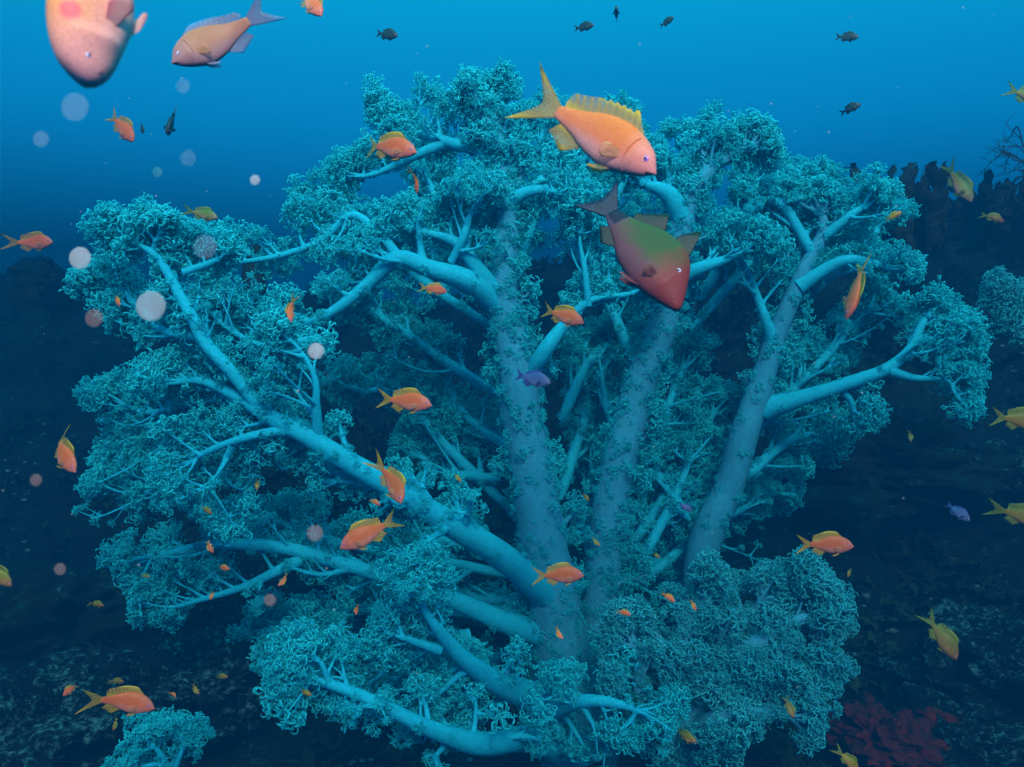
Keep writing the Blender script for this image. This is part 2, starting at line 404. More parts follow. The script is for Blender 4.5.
B((232, 445, 1.73, 10), (218, 478, 1.75, 8), (205, 505, 1.78, 4), t0=0.2)
B((200, 335, 1.75, 14), (165, 330, 1.80, 12), (140, 308, 1.82, 14), (125, 292, 1.84, 10), (108, 280, 1.86, 5), t0=0.2)
B((230, 395, 1.78, 12), (190, 405, 1.88, 10), (150, 412, 1.92, 8), (110, 404, 1.95, 5), t0=0.15)
B((320, 340, 1.9, 14), (262, 345, 1.82, 10), (230, 330, 1.80, 8), (205, 312, 1.80, 4), t0=0.1)
# limbs from the middle trunk
B((508, 315, 2.02, 30), (470, 282, 1.95, 34), (430, 268, 1.92, 28), (398, 258, 1.90, 26), (365, 285, 1.90, 20), (330, 312, 1.90, 15), (290, 332, 1.90, 7), t0=0.42, fuzz=0.5)
B((400, 262, 1.90, 14), (380, 235, 1.94, 13), (352, 216, 1.97, 12), (322, 240, 1.98, 11), (285, 254, 1.98, 9), (235, 263, 1.98, 7), (185, 270, 2.0, 3), t0=0.25)
B((500, 300, 2.0, 30), (475, 265, 1.96, 22), (455, 243, 1.95, 17), (430, 234, 1.95, 11), (410, 230, 1.95, 5), t0=0.3)
B((450, 262, 1.95, 10), (462, 238, 1.93, 12), (470, 215, 1.93, 9), (480, 205, 1.93, 4), t0=0.2)
B((508, 200, 1.99, 22), (530, 190, 1.97, 16), (562, 189, 1.97, 14), t0=0.5, side=0.5)
B((505, 175, 2.0, 18), (475, 150, 2.03, 18), (440, 140, 2.05, 16), (415, 132, 2.06, 8), (395, 118, 2.08, 3), t0=0.3)
B((445, 142, 2.05, 14), (415, 155, 2.05, 14), (380, 172, 2.06, 9), (345, 180, 2.08, 4), t0=0.3)
B((498, 150, 2.0, 12), (502, 125, 2.03, 12), (498, 108, 2.05, 7), (500, 98, 2.06, 3), t0=0.2, spread=0.8)
B((505, 200, 2.1, 14), (560, 170, 2.12, 12), (610, 150, 2.14, 9), (640, 145, 2.15, 4), t0=0.2)
B((516, 398, 2.08, 22), (543, 355, 1.98, 24), (562, 328, 1.97, 18), (588, 303, 1.97, 12), (620, 296, 1.97, 9), (650, 290, 1.98, 4), t0=0.55, side=0.7)
B((588, 305, 1.97, 10), (586, 275, 1.96, 9), (580, 240, 1.96, 5), (584, 222, 1.96, 3), t0=0.3, side=0.7)
# limbs from the right trunks
B((684, 220, 2.1, 30), (668, 195, 2.08, 26), (648, 186, 2.08, 15), (632, 178, 2.1, 7), t0=0.35)
B((676, 280, 2.1, 24), (700, 270, 2.08, 18), (728, 258, 2.09, 12), (762, 240, 2.1, 5), t0=0.3)
B((775, 350, 2.22, 22), (765, 318, 2.2, 14), (752, 285, 2.2, 11), (740, 258, 2.2, 9), (728, 240, 2.2, 4), t0=0.35, side=0.8)
B((765, 408, 2.24, 32), (805, 396, 2.2, 24), (845, 384, 2.18, 21), (885, 370, 2.18, 18), (908, 350, 2.18, 15), (920, 325, 2.18, 12), (935, 305, 2.18, 6), t0=0.70, spread=0.75, side=1.2, fuzz=0.3)
B((890, 370, 2.18, 13), (915, 378, 2.17, 10), (945, 380, 2.17, 6), (962, 395, 2.17, 3), t0=0.4, spread=0.8)
B((918, 338, 2.18, 10), (940, 340, 2.17, 8), (968, 345, 2.17, 4), t0=0.2, spread=0.75)
B((838, 388, 2.19, 10), (850, 400, 2.2, 9), (858, 425, 2.2, 4), t0=0.5, spread=0.4)
B((798, 288, 2.2, 20), (840, 262, 2.18, 16), (870, 262, 2.18, 12), (905, 275, 2.18, 5), t0=0.35, spread=0.9)
B((822, 238, 2.2, 14), (850, 215, 2.18, 12), (880, 200, 2.18, 6), t0=0.2)
B((815, 255, 2.2, 14), (790, 215, 2.22, 14), (770, 195, 2.22, 8), t0=0.2)
# low front limbs
B((580, 765, 2.05, 34), (530, 740, 1.88, 38), (478, 745, 1.73, 36), (425, 727, 1.64, 24), (372, 700, 1.60, 20), (325, 682, 1.58, 15), (292, 684, 1.58, 5), t0=0.45, spread=0.8, fuzz=0.3)
B((560, 700, 2.0, 50), (505, 690, 1.85, 40), (468, 660, 1.75, 26), (440, 630, 1.70, 18), (424, 608, 1.68, 10), (420, 570, 1.68, 3), t0=0.35, spread=0.75)
B((440, 650, 1.72, 14), (410, 640, 1.68, 10), (390, 632, 1.66, 5), t0=0.2, spread=0.7)
B((330, 684, 1.58, 9), (322, 665, 1.57, 6), (315, 655, 1.57, 3), t0=0.3, spread=0.5)
B((560, 640, 2.09, 40), (420, 590, 1.98, 24), (300, 552, 1.95, 20), (230, 545, 1.94, 17), (175, 552, 1.94, 11), (130, 565, 1.96, 5), t0=0.4, fuzz=0.5)
B((300, 560, 1.95, 16), (250, 585, 1.9, 12), (200, 600, 1.92, 8), (150, 615, 1.94, 4), t0=0.2)
B((470, 640, 2.0, 26), (380, 655, 1.95, 20), (320, 640, 1.95, 12), (270, 660, 1.95, 6), t0=0.2)
B((540, 720, 1.95, 30), (585, 700, 1.8, 20), (625, 705, 1.78, 12), (650, 720, 1.78, 4), t0=0.2, spread=0.8)
# limbs behind that fill the crown
for pts in ([(505, 330), (430, 190), (392, 112)], [(505, 340), (370, 240), (312, 195)], [(640, 380), (585, 240), (560, 130)], [(690, 330), (780, 225), (835, 180)],
            [(780, 320), (860, 250), (895, 205)], [(520, 520), (400, 400), (330, 385)], [(545, 580), (350, 545), (215, 500)], [(550, 620), (380, 610), (200, 640)],
            [(620, 560), (690, 460), (730, 380)], [(640, 580), (720, 520), (800, 480)], [(505, 400), (400, 330), (345, 290)], [(720, 470), (840, 340), (890, 290)],
            [(505, 300), (545, 190), (540, 105)], [(670, 260), (690, 180), (690, 128)], [(700, 300), (745, 220), (755, 160)], [(560, 640), (400, 690), (330, 740)],
            [(540, 470), (470, 420), (430, 360)], [(600, 500), (660, 420), (700, 330)], [(520, 560), (440, 540), (380, 560)], [(610, 600), (660, 560), (690, 620)],
            [(560, 500), (585, 420), (590, 350)], [(640, 560), (675, 500), (700, 430)], [(600, 600), (585, 520), (600, 440)], [(560, 600), (480, 600), (420, 560)],
            [(500, 480), (440, 470), (400, 440)], [(620, 440), (600, 380), (620, 330)], [(690, 520), (660, 480), (640, 430)], [(740, 480), (790, 440), (840, 430)], [(560, 420), (590, 360), (640, 330)], [(450, 300), (420, 220), (440, 150)], [(640, 300), (610, 220), (640, 140)], [(230, 470), (160, 480), (118, 500)], [(240, 430), (170, 440), (105, 470)]):
    d0 = 2.22 + K.rng.uniform(0, 0.1)
    if pts[0][0] < 300: d0 = 1.85
    B((*pts[0], d0 + 0.02, 5), (*(np.array(pts[0]) * .7 + np.array(pts[1]) * .3), d0 + .03, 15), (*pts[1], d0 + 0.10, 13), (*pts[2], d0 + 0.16, 6), t0=0.25, side=1.15, spread=1.25, fuzz=0.3)
print('TUFTS', NT)

# separate colonies
def colony(label, base, pts_list, seed, skin, polyp, tufts, ctr, **kw):
    r = tag(empty('soft_coral', base), label, 'coral')
    c = Colony(seed, skin, polyp, tufts); c.size = 0.62 if seed == 22 else 1.0
    for p in pts_list: branch(c, r, p, out=np.array(ctr), name='branch', **kw)
    for ch in r.children: ch.matrix_parent_inverse = Matrix.Translation(base).inverted()
    return r
b0 = U(700, 760, 1.95)
colony('dense bushy pale soft coral low at the right foot of the huge coral', tuple(b0), [
    [(670, 790, 1.98, 60), (690, 720, 1.95, 50), (720, 670, 1.92, 38), (760, 640, 1.9, 24), (800, 618, 1.9, 14), (838, 620, 1.9, 5)],
    [(700, 700, 1.93, 40), (730, 640, 1.95, 30), (775, 595, 1.95, 18), (820, 570, 1.95, 6)],
    [(690, 730, 1.95, 40), (730, 690, 1.9, 30), (790, 680, 1.88, 18), (840, 690, 1.88, 6)],
    [(690, 740, 1.95, 36), (720, 715, 1.86, 26), (770, 712, 1.84, 14), (810, 720, 1.84, 5)],
    [(680, 730, 1.95, 36), (668, 670, 1.9, 26), (690, 620, 1.9, 14), (720, 590, 1.92, 5)],
    [(670, 740, 1.95, 36), (640, 690, 1.88, 24), (640, 655, 1.86, 14), (625, 630, 1.86, 5)],
    [(720, 690, 1.95, 30), (770, 650, 2.0, 20), (800, 600, 2.05, 8)]],
    21, M_SKIN2, M_POLYP2, TUFTS_DENSE, U(700, 720, 2.1), t0=0.12, side=1.15, spread=0.75, fuzz=2.0, front=0.4, bare_ok=False)
b1 = U(175, 800, 1.7)
colony('small pale blue branching soft coral at the bottom left below the orange fish', tuple(b1), [
    [(180, 800, 1.7, 20), (165, 762, 1.68, 11), (155, 748, 1.67, 7), (140, 742, 1.67, 3)],
    [(172, 775, 1.69, 10), (180, 755, 1.68, 7), (188, 738, 1.68, 3)],
    [(165, 765, 1.68, 8), (150, 765, 1.66, 6), (130, 772, 1.66, 3)]],
    22, M_SKIN, M_POLYP, TUFTS, U(170, 800, 1.75), t0=0.2, spread=0.34)
b2 = U(1060, 330, 2.5)
colony('small pale rounded soft coral cut by the right edge beside the tallest right branch', tuple(b2), [
    [(1075, 345, 2.5, 22), (1045, 315, 2.48, 16), (1020, 296, 2.46, 10), (1000, 292, 2.46, 4)],
    [(1060, 330, 2.5, 14), (1035, 320, 2.45, 10), (1010, 318, 2.45, 4)]],
    23, M_SKIN2, M_POLYP2, TUFTS_DENSE, U(1070, 350, 2.6), t0=0.2, spread=0.6)

# ------------------------------------------------------------------ fish
def interp(tab, t, c):
    tab = np.array(tab); return np.interp(t, tab[:, 0], tab[:, c])
def smooth_tab(tab, n=41):
    C = catmull(np.array(tab, float), 120); t = np.linspace(0, 1, n) ** 1.15
    return t, [np.maximum(np.interp(t, np.maximum.accumulate(C[:, 0]), C[:, k]), 0.002) for k in (1, 2, 3)], None

PROFILE = {   # t from snout to tail stalk: height above, depth below, half width; fractions of the total length
    'anthias': [(0, .006, .006, .005), (.03, .030, .024, .020), (.10, .090, .068, .040), (.22, .140, .112, .058), (.40, .170, .148, .064), (.60, .150, .130, .052), (.80, .088, .074, .030), (1, .044, .038, .014)],
    'chromis': [(0, .006, .006, .005), (.04, .050, .040, .025), (.12, .110, .085, .045), (.28, .170, .145, .064), (.48, .190, .170, .066), (.66, .160, .145, .050), (.84, .090, .080, .028), (1, .050, .046, .014)],
    'goatfish': [(0, .014, .020, .020), (.03, .040, .040, .030), (.14, .120, .085, .052), (.28, .205, .125, .064), (.42, .235, .145, .066), (.62, .200, .135, .052), (.82, .105, .080, .030), (1, .048, .042, .016)],
}
XS, XT = 0.5, -0.24       # snout and tail stalk along local X (total length 1, tail tip at -0.5)

PROFILE['blunt'] = [(0, .022, .022, .020), (.03, .062, .056, .036), (.10, .112, .092, .052), (.22, .150, .120, .064), (.40, .170, .148, .068), (.60, .150, .130, .060), (.80, .095, .080, .036), (1, .050, .044, .016)]
def fish_parts(kind, bend=0.0, dorsal=(.26, .93, .090), fork=1.0, hi=True, spine=0.0, fat=1.0, seed=1, pect=1.0, tall=1.0):
    """dict part -> (V, F); a fish of unit length, snout at +X, back at +Z"""
    rng = np.random.default_rng(seed)
    nr, ns = (42, 28) if hi else (16, 10)
    C = catmull(np.array(PROFILE[kind], float), 200)
    t = np.linspace(0, 1, nr) ** 1.1
    tt = np.maximum.accumulate(C[:, 0])
    up, dn, wd = (np.maximum(np.interp(t, tt, C[:, k]), 0.003) for k in (1, 2, 3))
    wd = wd * fat; up = up * (1 + (tall - 1) * np.clip((t - .03) * 8, 0, 1)); dn = dn * (1 + (tall - 1) * np.clip((t - .03) * 8, 0, 1))
    xs = XS + (XT - XS) * t
    zc = -0.012 * np.exp(-t * 9)
    th = np.linspace(0, 2 * math.pi, ns, endpoint=False)
    V = np.zeros((nr, ns, 3))
    for i in range(nr):
        cs, sn = np.cos(th), np.sin(th)
        gill = 0.0
        if hi:   # raised gill cover and a cheek, then a small step down behind it
            gill = 0.15 * math.exp(-((t[i] - .235) / .06) ** 2) * (1 if t[i] < .245 else .35)
        V[i, :, 0] = xs[i]
        V[i, :, 1] = wd[i] * np.sign(cs) * np.abs(cs) ** 0.92 * (1 + gill * np.exp(-((sn + 0.15) / 0.6) ** 2))
        V[i, :, 2] = zc[i] + np.where(sn > 0, up[i], dn[i]) * np.sign(sn) * np.abs(sn) ** 0.95
    ii_, jj_ = np.meshgrid(np.arange(nr - 1), np.arange(ns), indexing='ij'); j2 = (jj_ + 1) % ns
    F = np.stack([ii_ * ns + jj_, (ii_ + 1) * ns + jj_, (ii_ + 1) * ns + j2, ii_ * ns + j2], -1).reshape(-1, 4)
    Vb = V.reshape(-1, 3)
    caps = [[k for k in range(ns)], [(nr - 1) * ns + k for k in range(ns)][::-1]]
    c0, c1 = len(Vb), len(Vb) + 1
    Vb = np.vstack([Vb, V[0].mean(0) + (0.003, 0, 0), V[-1].mean(0)])
    Ft = np.array([(c0, k, (k + 1) % ns) for k in range(ns)] + [(c1, (nr - 1) * ns + (k + 1) % ns, (nr - 1) * ns + k) for k in range(ns)])
    P = {'body': (Vb, [F, Ft])}
    top = lambda q: np.interp(q, t, up); bot = lambda q: np.interp(q, t, dn); X = lambda q: XS + (XT - XS) * q
    def sheet(Bp, Tp, nrm, thick=.006, ripple=.004):
        n = len(Bp); m = 5 if hi else 3; V_ = []
        for sgn in (1, -1):
            for a in np.linspace(0, 1, m):
                row = Bp * (1 - a) + Tp * a
                row = row + np.asarray(nrm) * (sgn * thick * (1 - .75 * a) + ripple * a * (np.arange(n) % 2 - .5))[:, None]
                V_.append(row)
        V_ = np.concatenate(V_); F_ = []
        def id_(s_, a, i): return (s_ * m + a) * n + i
        for a in range(m - 1):
            for i in range(n - 1):
                F_.append((id_(0, a, i), id_(0, a, i + 1), id_(0, a + 1, i + 1), id_(0, a + 1, i)))
                F_.append((id_(1, a, i), id_(1, a + 1, i), id_(1, a + 1, i + 1), id_(1, a, i + 1)))
        for i in range(n - 1): F_.append((id_(0, m - 1, i), id_(0, m - 1, i + 1), id_(1, m - 1, i + 1), id_(1, m - 1, i)))
        for i in (0, n - 1):
            for a in range(m - 1): F_.append((id_(0, a, i), id_(0, a + 1, i), id_(1, a + 1, i), id_(1, a, i)))
        return V_, [np.array(F_)]
    nn = 25 if hi else 9
    Y = np.array((0, 1, 0.0))
    # dorsal fin(s)
    def dors(q0, q1, h, shape):
        q = np.linspace(q0, q1, nn); s = np.linspace(0, 1, nn)
        Bp = np.stack([X(q), 0 * q, top(q) - .012], 1); hh = h * shape(s)
        if hi and spine: hh = hh * (1 - .16 * (np.arange(nn) % 2) * (s < .6))
        Tp = Bp + np.stack([-hh * .55, 0 * q, hh + .012], 1); return sheet(Bp, Tp, Y)
    q0, q1, h = dorsal
    if kind == 'goatfish':
        P['dorsal_fin'] = dors(.33, .52, .155, lambda s: np.clip(1.05 - s, 0, 1) ** .8 * np.clip(s * 9, 0, 1))
        P['rear_dorsal_fin'] = dors(.62, .86, .105, lambda s: np.clip(1.1 - s * .75, 0, 1) * np.clip(s * 6, 0, 1))
    else:
        def shp(s):
            b = np.clip(s * 7, 0, 1) * (0.80 + .28 * s) * np.clip((1.02 - s) * 9, 0, 1) ** .7
            return b + spine * np.exp(-((s - .13) / .035) ** 2)
        P['dorsal_fin'] = dors(q0, q1, h, shp)
    q = np.linspace(.72 if kind == 'goatfish' else .64, .90, nn); s = np.linspace(0, 1, nn)
    Bp = np.stack([X(q), 0 * q, -bot(q) + .012], 1); hh = (.06 if kind == 'goatfish' else .085) * np.clip(s * 5, 0, 1) * (1.1 - .3 * s)
    P['anal_fin'] = sheet(Bp, Bp + np.stack([-hh * .8, 0 * q, -hh - .01], 1), Y)
    # tail
    a = np.linspace(-1, 1, nn); zb = np.where(a > 0, .044, .038) * a
    Bp = np.stack([0 * a + XT + .008, 0 * a, zb * .92], 1)
    ext = .115 + (.145 * fork) * np.abs(a) ** 1.7
    tipz = a * (.10 + .085 * np.abs(a)) * (0.75 + .25 * fork)
    P['tail_fin'] = sheet(Bp, np.stack([XT - ext, 0 * a, tipz], 1), Y, .010, .005)
    # paired fins
    for sg in (1, -1):
        a = np.linspace(-1, 1, 11 if hi else 5)
        w0 = np.interp(.30, t, wd)
        bx_, bz = X(.30), -.030
        Bp = np.stack([bx_ + 0 * a, sg * (w0 * .90 + 0 * a), bz + .018 * a], 1)
        ln = .135 * pect * (1 - .35 * np.abs(a) ** 2)
        Tp = Bp + np.stack([-ln * .82, sg * ln * (.42 if pect < 1.2 else .95), ln * .30 * a - .02], 1)
        P.setdefault('pectoral_fin', []).append(sheet(Bp, Tp, np.array((.4, sg, 0)) * .7, .003, .003))
        Bp = np.stack([X(.34) + .016 * a, sg * (.014 + 0 * a), -bot(.34) + .014 + 0 * a], 1)
        ln = .125 * (1 - .3 * a * a)
        Tp = Bp + np.stack([-ln * .85 + .02 * a, sg * ln * .22, -ln * .48], 1)
        P.setdefault('pelvic_fin', []).append(sheet(Bp, Tp, np.array((0, 1, .3)), .003, .003))
    # eyes
    te = .115 if kind != 'goatfish' else .25
    er = .012 if kind == 'blunt' else .018 if kind != 'goatfish' else .017
    ez = .024 if kind != 'goatfish' else .10
    for sg in (1, -1):
        ex = X(te); frac = min((ez - np.interp(te, t, zc)) / np.interp(te, t, up), .95)
        ey = sg * (np.interp(te, t, wd) * math.sqrt(1 - frac ** 2) - .004 * 1)
        def ball(cx, cy, cz, r_, fl):
            a_, b_ = np.meshgrid(np.linspace(0, math.pi, 9), np.linspace(0, 2 * math.pi, 14, endpoint=False), indexing='ij')
            V_ = np.stack([cx + r_ * np.sin(a_) * np.cos(b_), cy + sg * r_ * fl * np.cos(a_), cz + r_ * np.sin(a_) * np.sin(b_)], -1).reshape(-1, 3)
            i_, j_ = np.meshgrid(np.arange(8), np.arange(14), indexing='ij'); jn = (j_ + 1) % 14
            return V_, [np.stack([i_ * 14 + j_, (i_ + 1) * 14 + j_, (i_ + 1) * 14 + jn, i_ * 14 + jn], -1).reshape(-1, 4)]
        P.setdefault('eye', []).append(ball(ex, ey, ez, er, .55))
        P.setdefault('pupil', []).append(ball(ex, ey + sg * er * .42, ez, er * .52, .34))
    if hi:   # closed mouth line
        a = np.linspace(-1, 1, 13); mq = .004 + .062 * np.abs(a)
        yy = np.sign(a) * np.interp(mq, t, wd) * .97 * np.abs(a) ** .25; zz = -.014 - .018 * np.abs(a)
        for sg in (1, -1):
            ga = np.linspace(1.0, -1.15, 12); gt = (.33 if kind == 'goatfish' else .215) + .05 * np.cos(ga * 1.1); gz = np.sin(ga)
            gy = sg * np.interp(gt, t, wd) * np.abs(np.cos(ga)) ** .92 * 1.10
            gv, gf = tube(np.stack([X(gt), gy, np.interp(gt, t, zc) + np.where(gz > 0, np.interp(gt, t, up), np.interp(gt, t, dn)) * gz], 1), np.full(12, .0032), 5)
            P.setdefault('gill_edge', []).append((gv, [gf]))
        P['mouth'] = (lambda VF: (VF[0], [VF[1]]))(tube(np.stack([X(mq) + .002, yy, zz], 1), np.full(13, .0032), 5))
    # swimming bend of the whole fish
    def bendf(V_):
        V_ = np.array(V_, float); d = np.maximum(.15 - V_[:, 0], 0); V_[:, 1] += bend * d ** 2 * 1.6; return V_
    for k in list(P):
        P[k] = [(bendf(v), f) for v, f in P[k]] if isinstance(P[k], list) else (bendf(P[k][0]), P[k][1])
    return P

def fish_mat(name, back, side, belly, head, z_mid=.5, scale=85):
    """colours run from belly to back and into the head along the fish's own axes"""
    m, n, b = mat(name)
    tc = n.nodes.new('ShaderNodeTexCoord'); sp = n.nodes.new('ShaderNodeSeparateXYZ'); n.links.new(tc.outputs['Generated'], sp.inputs[0])
    nz = n.nodes.new('ShaderNodeTexNoise'); nz.inputs['Scale'].default_value = 7; nz.inputs['Detail'].default_value = 4; n.links.new(tc.outputs['Generated'], nz.inputs['Vector'])
    ad = n.nodes.new('ShaderNodeMath'); ad.operation = 'MULTIPLY_ADD'; ad.inputs[1].default_value = .22; n.links.new(nz.outputs['Fac'], ad.inputs[0]); n.links.new(sp.outputs['Z'], ad.inputs[2])
    r = ramp_node(n, [(.30, belly), (z_mid + .08, side), (.92, back)]); n.links.new(ad.outputs[0], r.inputs['Fac'])
    hr = n.nodes.new('ShaderNodeMapRange'); hr.inputs['From Min'].default_value = .66; hr.inputs['From Max'].default_value = .98; n.links.new(sp.outputs['X'], hr.inputs['Value'])
    mx = n.nodes.new('ShaderNodeMix'); mx.data_type = 'RGBA'; n.links.new(hr.outputs[0], mx.inputs['Factor']); n.links.new(r.outputs[0], mx.inputs['A']); mx.inputs['B'].default_value = (*head, 1)
    vo = n.nodes.new('ShaderNodeTexVoronoi'); vo.inputs['Scale'].default_value = scale; n.links.new(tc.outputs['Object'], vo.inputs['Vector'])
    dk = n.nodes.new('ShaderNodeMapRange'); dk.inputs['From Max'].default_value = .7; dk.inputs['To Min'].default_value = 1.08; dk.inputs['To Max'].default_value = .66 if scale < 70 else .80
    n.links.new(vo.outputs['Distance'], dk.inputs['Value'])
    oi = n.nodes.new('ShaderNodeObjectInfo'); rv = n.nodes.new('ShaderNodeMapRange'); rv.inputs['To Min'].default_value = .62; rv.inputs['To Max'].default_value = 1.02
    n.links.new(oi.outputs['Random'], rv.inputs['Value'])
    dm = n.nodes.new('ShaderNodeMath'); dm.operation = 'MULTIPLY'; n.links.new(dk.outputs[0], dm.inputs[0]); n.links.new(rv.outputs[0], dm.inputs[1]); dk = dm
    ml = n.nodes.new('ShaderNodeVectorMath'); ml.operation = 'SCALE'; n.links.new(mx.outputs['Result'], ml.inputs[0]); n.links.new(dk.outputs[0], ml.inputs['Scale'])
    n.links.new(ml.outputs[0], b.inputs['Base Color'])
    b.inputs['Roughness'].default_value = .45; b.inputs['Specular IOR Level'].default_value = .2
    bump(n, b, vo.outputs['Distance'], .12, .0010)
    return m

def fin_mat(name, edge, mid, clear=.55):
    m, n, b = mat(name)
    tc = n.nodes.new('ShaderNodeTexCoord'); sp = n.nodes.new('ShaderNodeSeparateXYZ'); n.links.new(tc.outputs['Generated'], sp.inputs[0])
    a = n.nodes.new('ShaderNodeMath'); a.operation = 'SUBTRACT'; a.inputs[1].default_value = .5; n.links.new(sp.outputs['Z'], a.inputs[0])
    c = n.nodes.new('ShaderNodeMath'); c.operation = 'ABSOLUTE'; n.links.new(a.outputs[0], c.inputs[0])
    r = n.nodes.new('ShaderNodeMapRange'); r.inputs['From Min'].default_value = .18; r.inputs['From Max'].default_value = .42; n.links.new(c.outputs[0], r.inputs['Value'])
    mx = n.nodes.new('ShaderNodeMix'); mx.data_type = 'RGBA'; n.links.new(r.outputs[0], mx.inputs['Factor']); mx.inputs['A'].default_value = (*mid, 1); mx.inputs['B'].default_value = (*edge, 1)
    n.links.new(mx.outputs['Result'], b.inputs['Base Color']); b.inputs['Roughness'].default_value = .5
    tl = n.nodes.new('ShaderNodeBsdfTranslucent'); n.links.new(mx.outputs['Result'], tl.inputs['Color'])
    s1 = n.nodes.new('ShaderNodeMixShader'); s1.inputs[0].default_value = .45; n.links.new(b.outputs[0], s1.inputs[1]); n.links.new(tl.outputs[0], s1.inputs[2])
    tr = n.nodes.new('ShaderNodeBsdfTransparent'); s2 = n.nodes.new('ShaderNodeMixShader')
    f = n.nodes.new('ShaderNodeMapRange'); f.inputs['To Min'].default_value = clear; f.inputs['To Max'].default_value = .03; n.links.new(r.outputs[0], f.inputs['Value'])
    ra = n.nodes.new('ShaderNodeAttribute'); ra.attribute_name = 'ray'; sa = n.nodes.new('ShaderNodeAttribute'); sa.attribute_name = 'span'
    k1 = n.nodes.new('ShaderNodeMapRange'); k1.inputs['To Min'].default_value = 1.35; k1.inputs['To Max'].default_value = .35; n.links.new(ra.outputs['Fac'], k1.inputs['Value'])
    k2 = n.nodes.new('ShaderNodeMapRange'); k2.inputs['To Min'].default_value = .35; k2.inputs['To Max'].default_value = 1.15; n.links.new(sa.outputs['Fac'], k2.inputs['Value'])
    k3 = n.nodes.new('ShaderNodeMath'); k3.operation = 'MULTIPLY'; n.links.new(k1.outputs[0], k3.inputs[0]); n.links.new(k2.outputs[0], k3.inputs[1])
    k4 = n.nodes.new('ShaderNodeMath'); k4.operation = 'MULTIPLY'; k4.use_clamp = True; n.links.new(k3.outputs[0], k4.inputs[0]); n.links.new(f.outputs[0], k4.inputs[1])
    n.links.new(k4.outputs[0], s2.inputs[0]); n.links.new(s1.outputs[0], s2.inputs[1]); n.links.new(tr.outputs[0], s2.inputs[2])
    n.links.new(s2.outputs[0], n.nodes['Material Output'].inputs['Surface'])
    return m

def flat(name, c, rough=.25):
    m, n, b = mat(name); b.inputs['Base Color'].default_value = (*c, 1); b.inputs['Roughness'].default_value = rough; return m
M_IRIS = flat('eye_iris', (.75, .55, .70), .15); M_PUPIL = flat('eye_pupil', (.02, .012, .05), .08); M_LIP = flat('mouth_line', (.28, .07, .06), .6)
M_IRISV = flat('violet_iris', (.50, .16, .55), .15)

M_CLEARRED = fin_mat('clear_red_fin', (.25, .05, .03), (.25, .05, .03), .75)
M_CLEARFIN = fin_mat('clear_fin', (.80, .36, .16), (.80, .36, .16), .85)
KIND = {  # profile, body material, fin material, options
    'orange': ('anthias', fish_mat('orange_anthias_skin', (.85, .15, .02), (.90, .17, .03), (.88, .28, .18), (.88, .21, .15)), fin_mat('yellow_fin', (.70, .48, .02), (.60, .34, .03)), {}),
    'large': ('anthias', fish_mat('bright_orange_skin', (.95, .19, .02), (.97, .20, .06), (.95, .33, .30), (.92, .27, .25), scale=95), fin_mat('golden_fin', (.80, .48, .03), (.60, .34, .10), .6), dict(spine=.6, dorsal=(.24, .95, .080), fork=1.15, tall=.90)),
    'mauve': ('anthias', fish_mat('dusky_orange_skin', (.72, .24, .10), (.76, .26, .14), (.70, .32, .32), (.62, .27, .30), scale=110), fin_mat('blue_edged_fin', (.06, .30, .55), (.30, .26, .38), .5), dict(dorsal=(.27, .95, .060), fork=.8, fat=1.05)),
    'pink': ('blunt', fish_mat('pink_skin', (.98, .30, .11), (.98, .32, .22), (.98, .42, .38), (.98, .36, .34), scale=110), fin_mat('pink_fin', (.85, .30, .30), (.85, .40, .36), .15), dict(fat=1.55, pect=1.1, dorsal=(.45, .95, .03))),
    'yellow': ('anthias', fish_mat('yellow_skin', (.24, .21, .004), (.36, .22, .006), (.40, .22, .04), (.42, .14, .06)), fin_mat('lemon_fin', (.30, .34, .01), (.28, .28, .01)), {}),
    'green': ('anthias', fish_mat('olive_skin', (.10, .22, .03), (.24, .26, .06), (.40, .26, .16), (.30, .22, .14)), fin_mat('olive_fin', (.22, .34, .02), (.16, .26, .03)), dict(fat=1.1)),
    'dark': ('chromis', fish_mat('dark_chromis_skin', (.02, .05, .04), (.03, .07, .06), (.04, .08, .07), (.04, .07, .06)), fin_mat('dark_fin', (.05, .10, .03), (.02, .05, .05), .2), dict(fork=.8, dorsal=(.30, .92, .06))),
    'violet': ('chromis', fish_mat('violet_damsel_skin', (.04, .10, .28), (.08, .14, .34), (.14, .17, .34), (.12, .14, .30)), fin_mat('violet_fin', (.08, .08, .38), (.05, .10, .36), .3), dict(fork=.5, dorsal=(.30, .92, .05))),
}
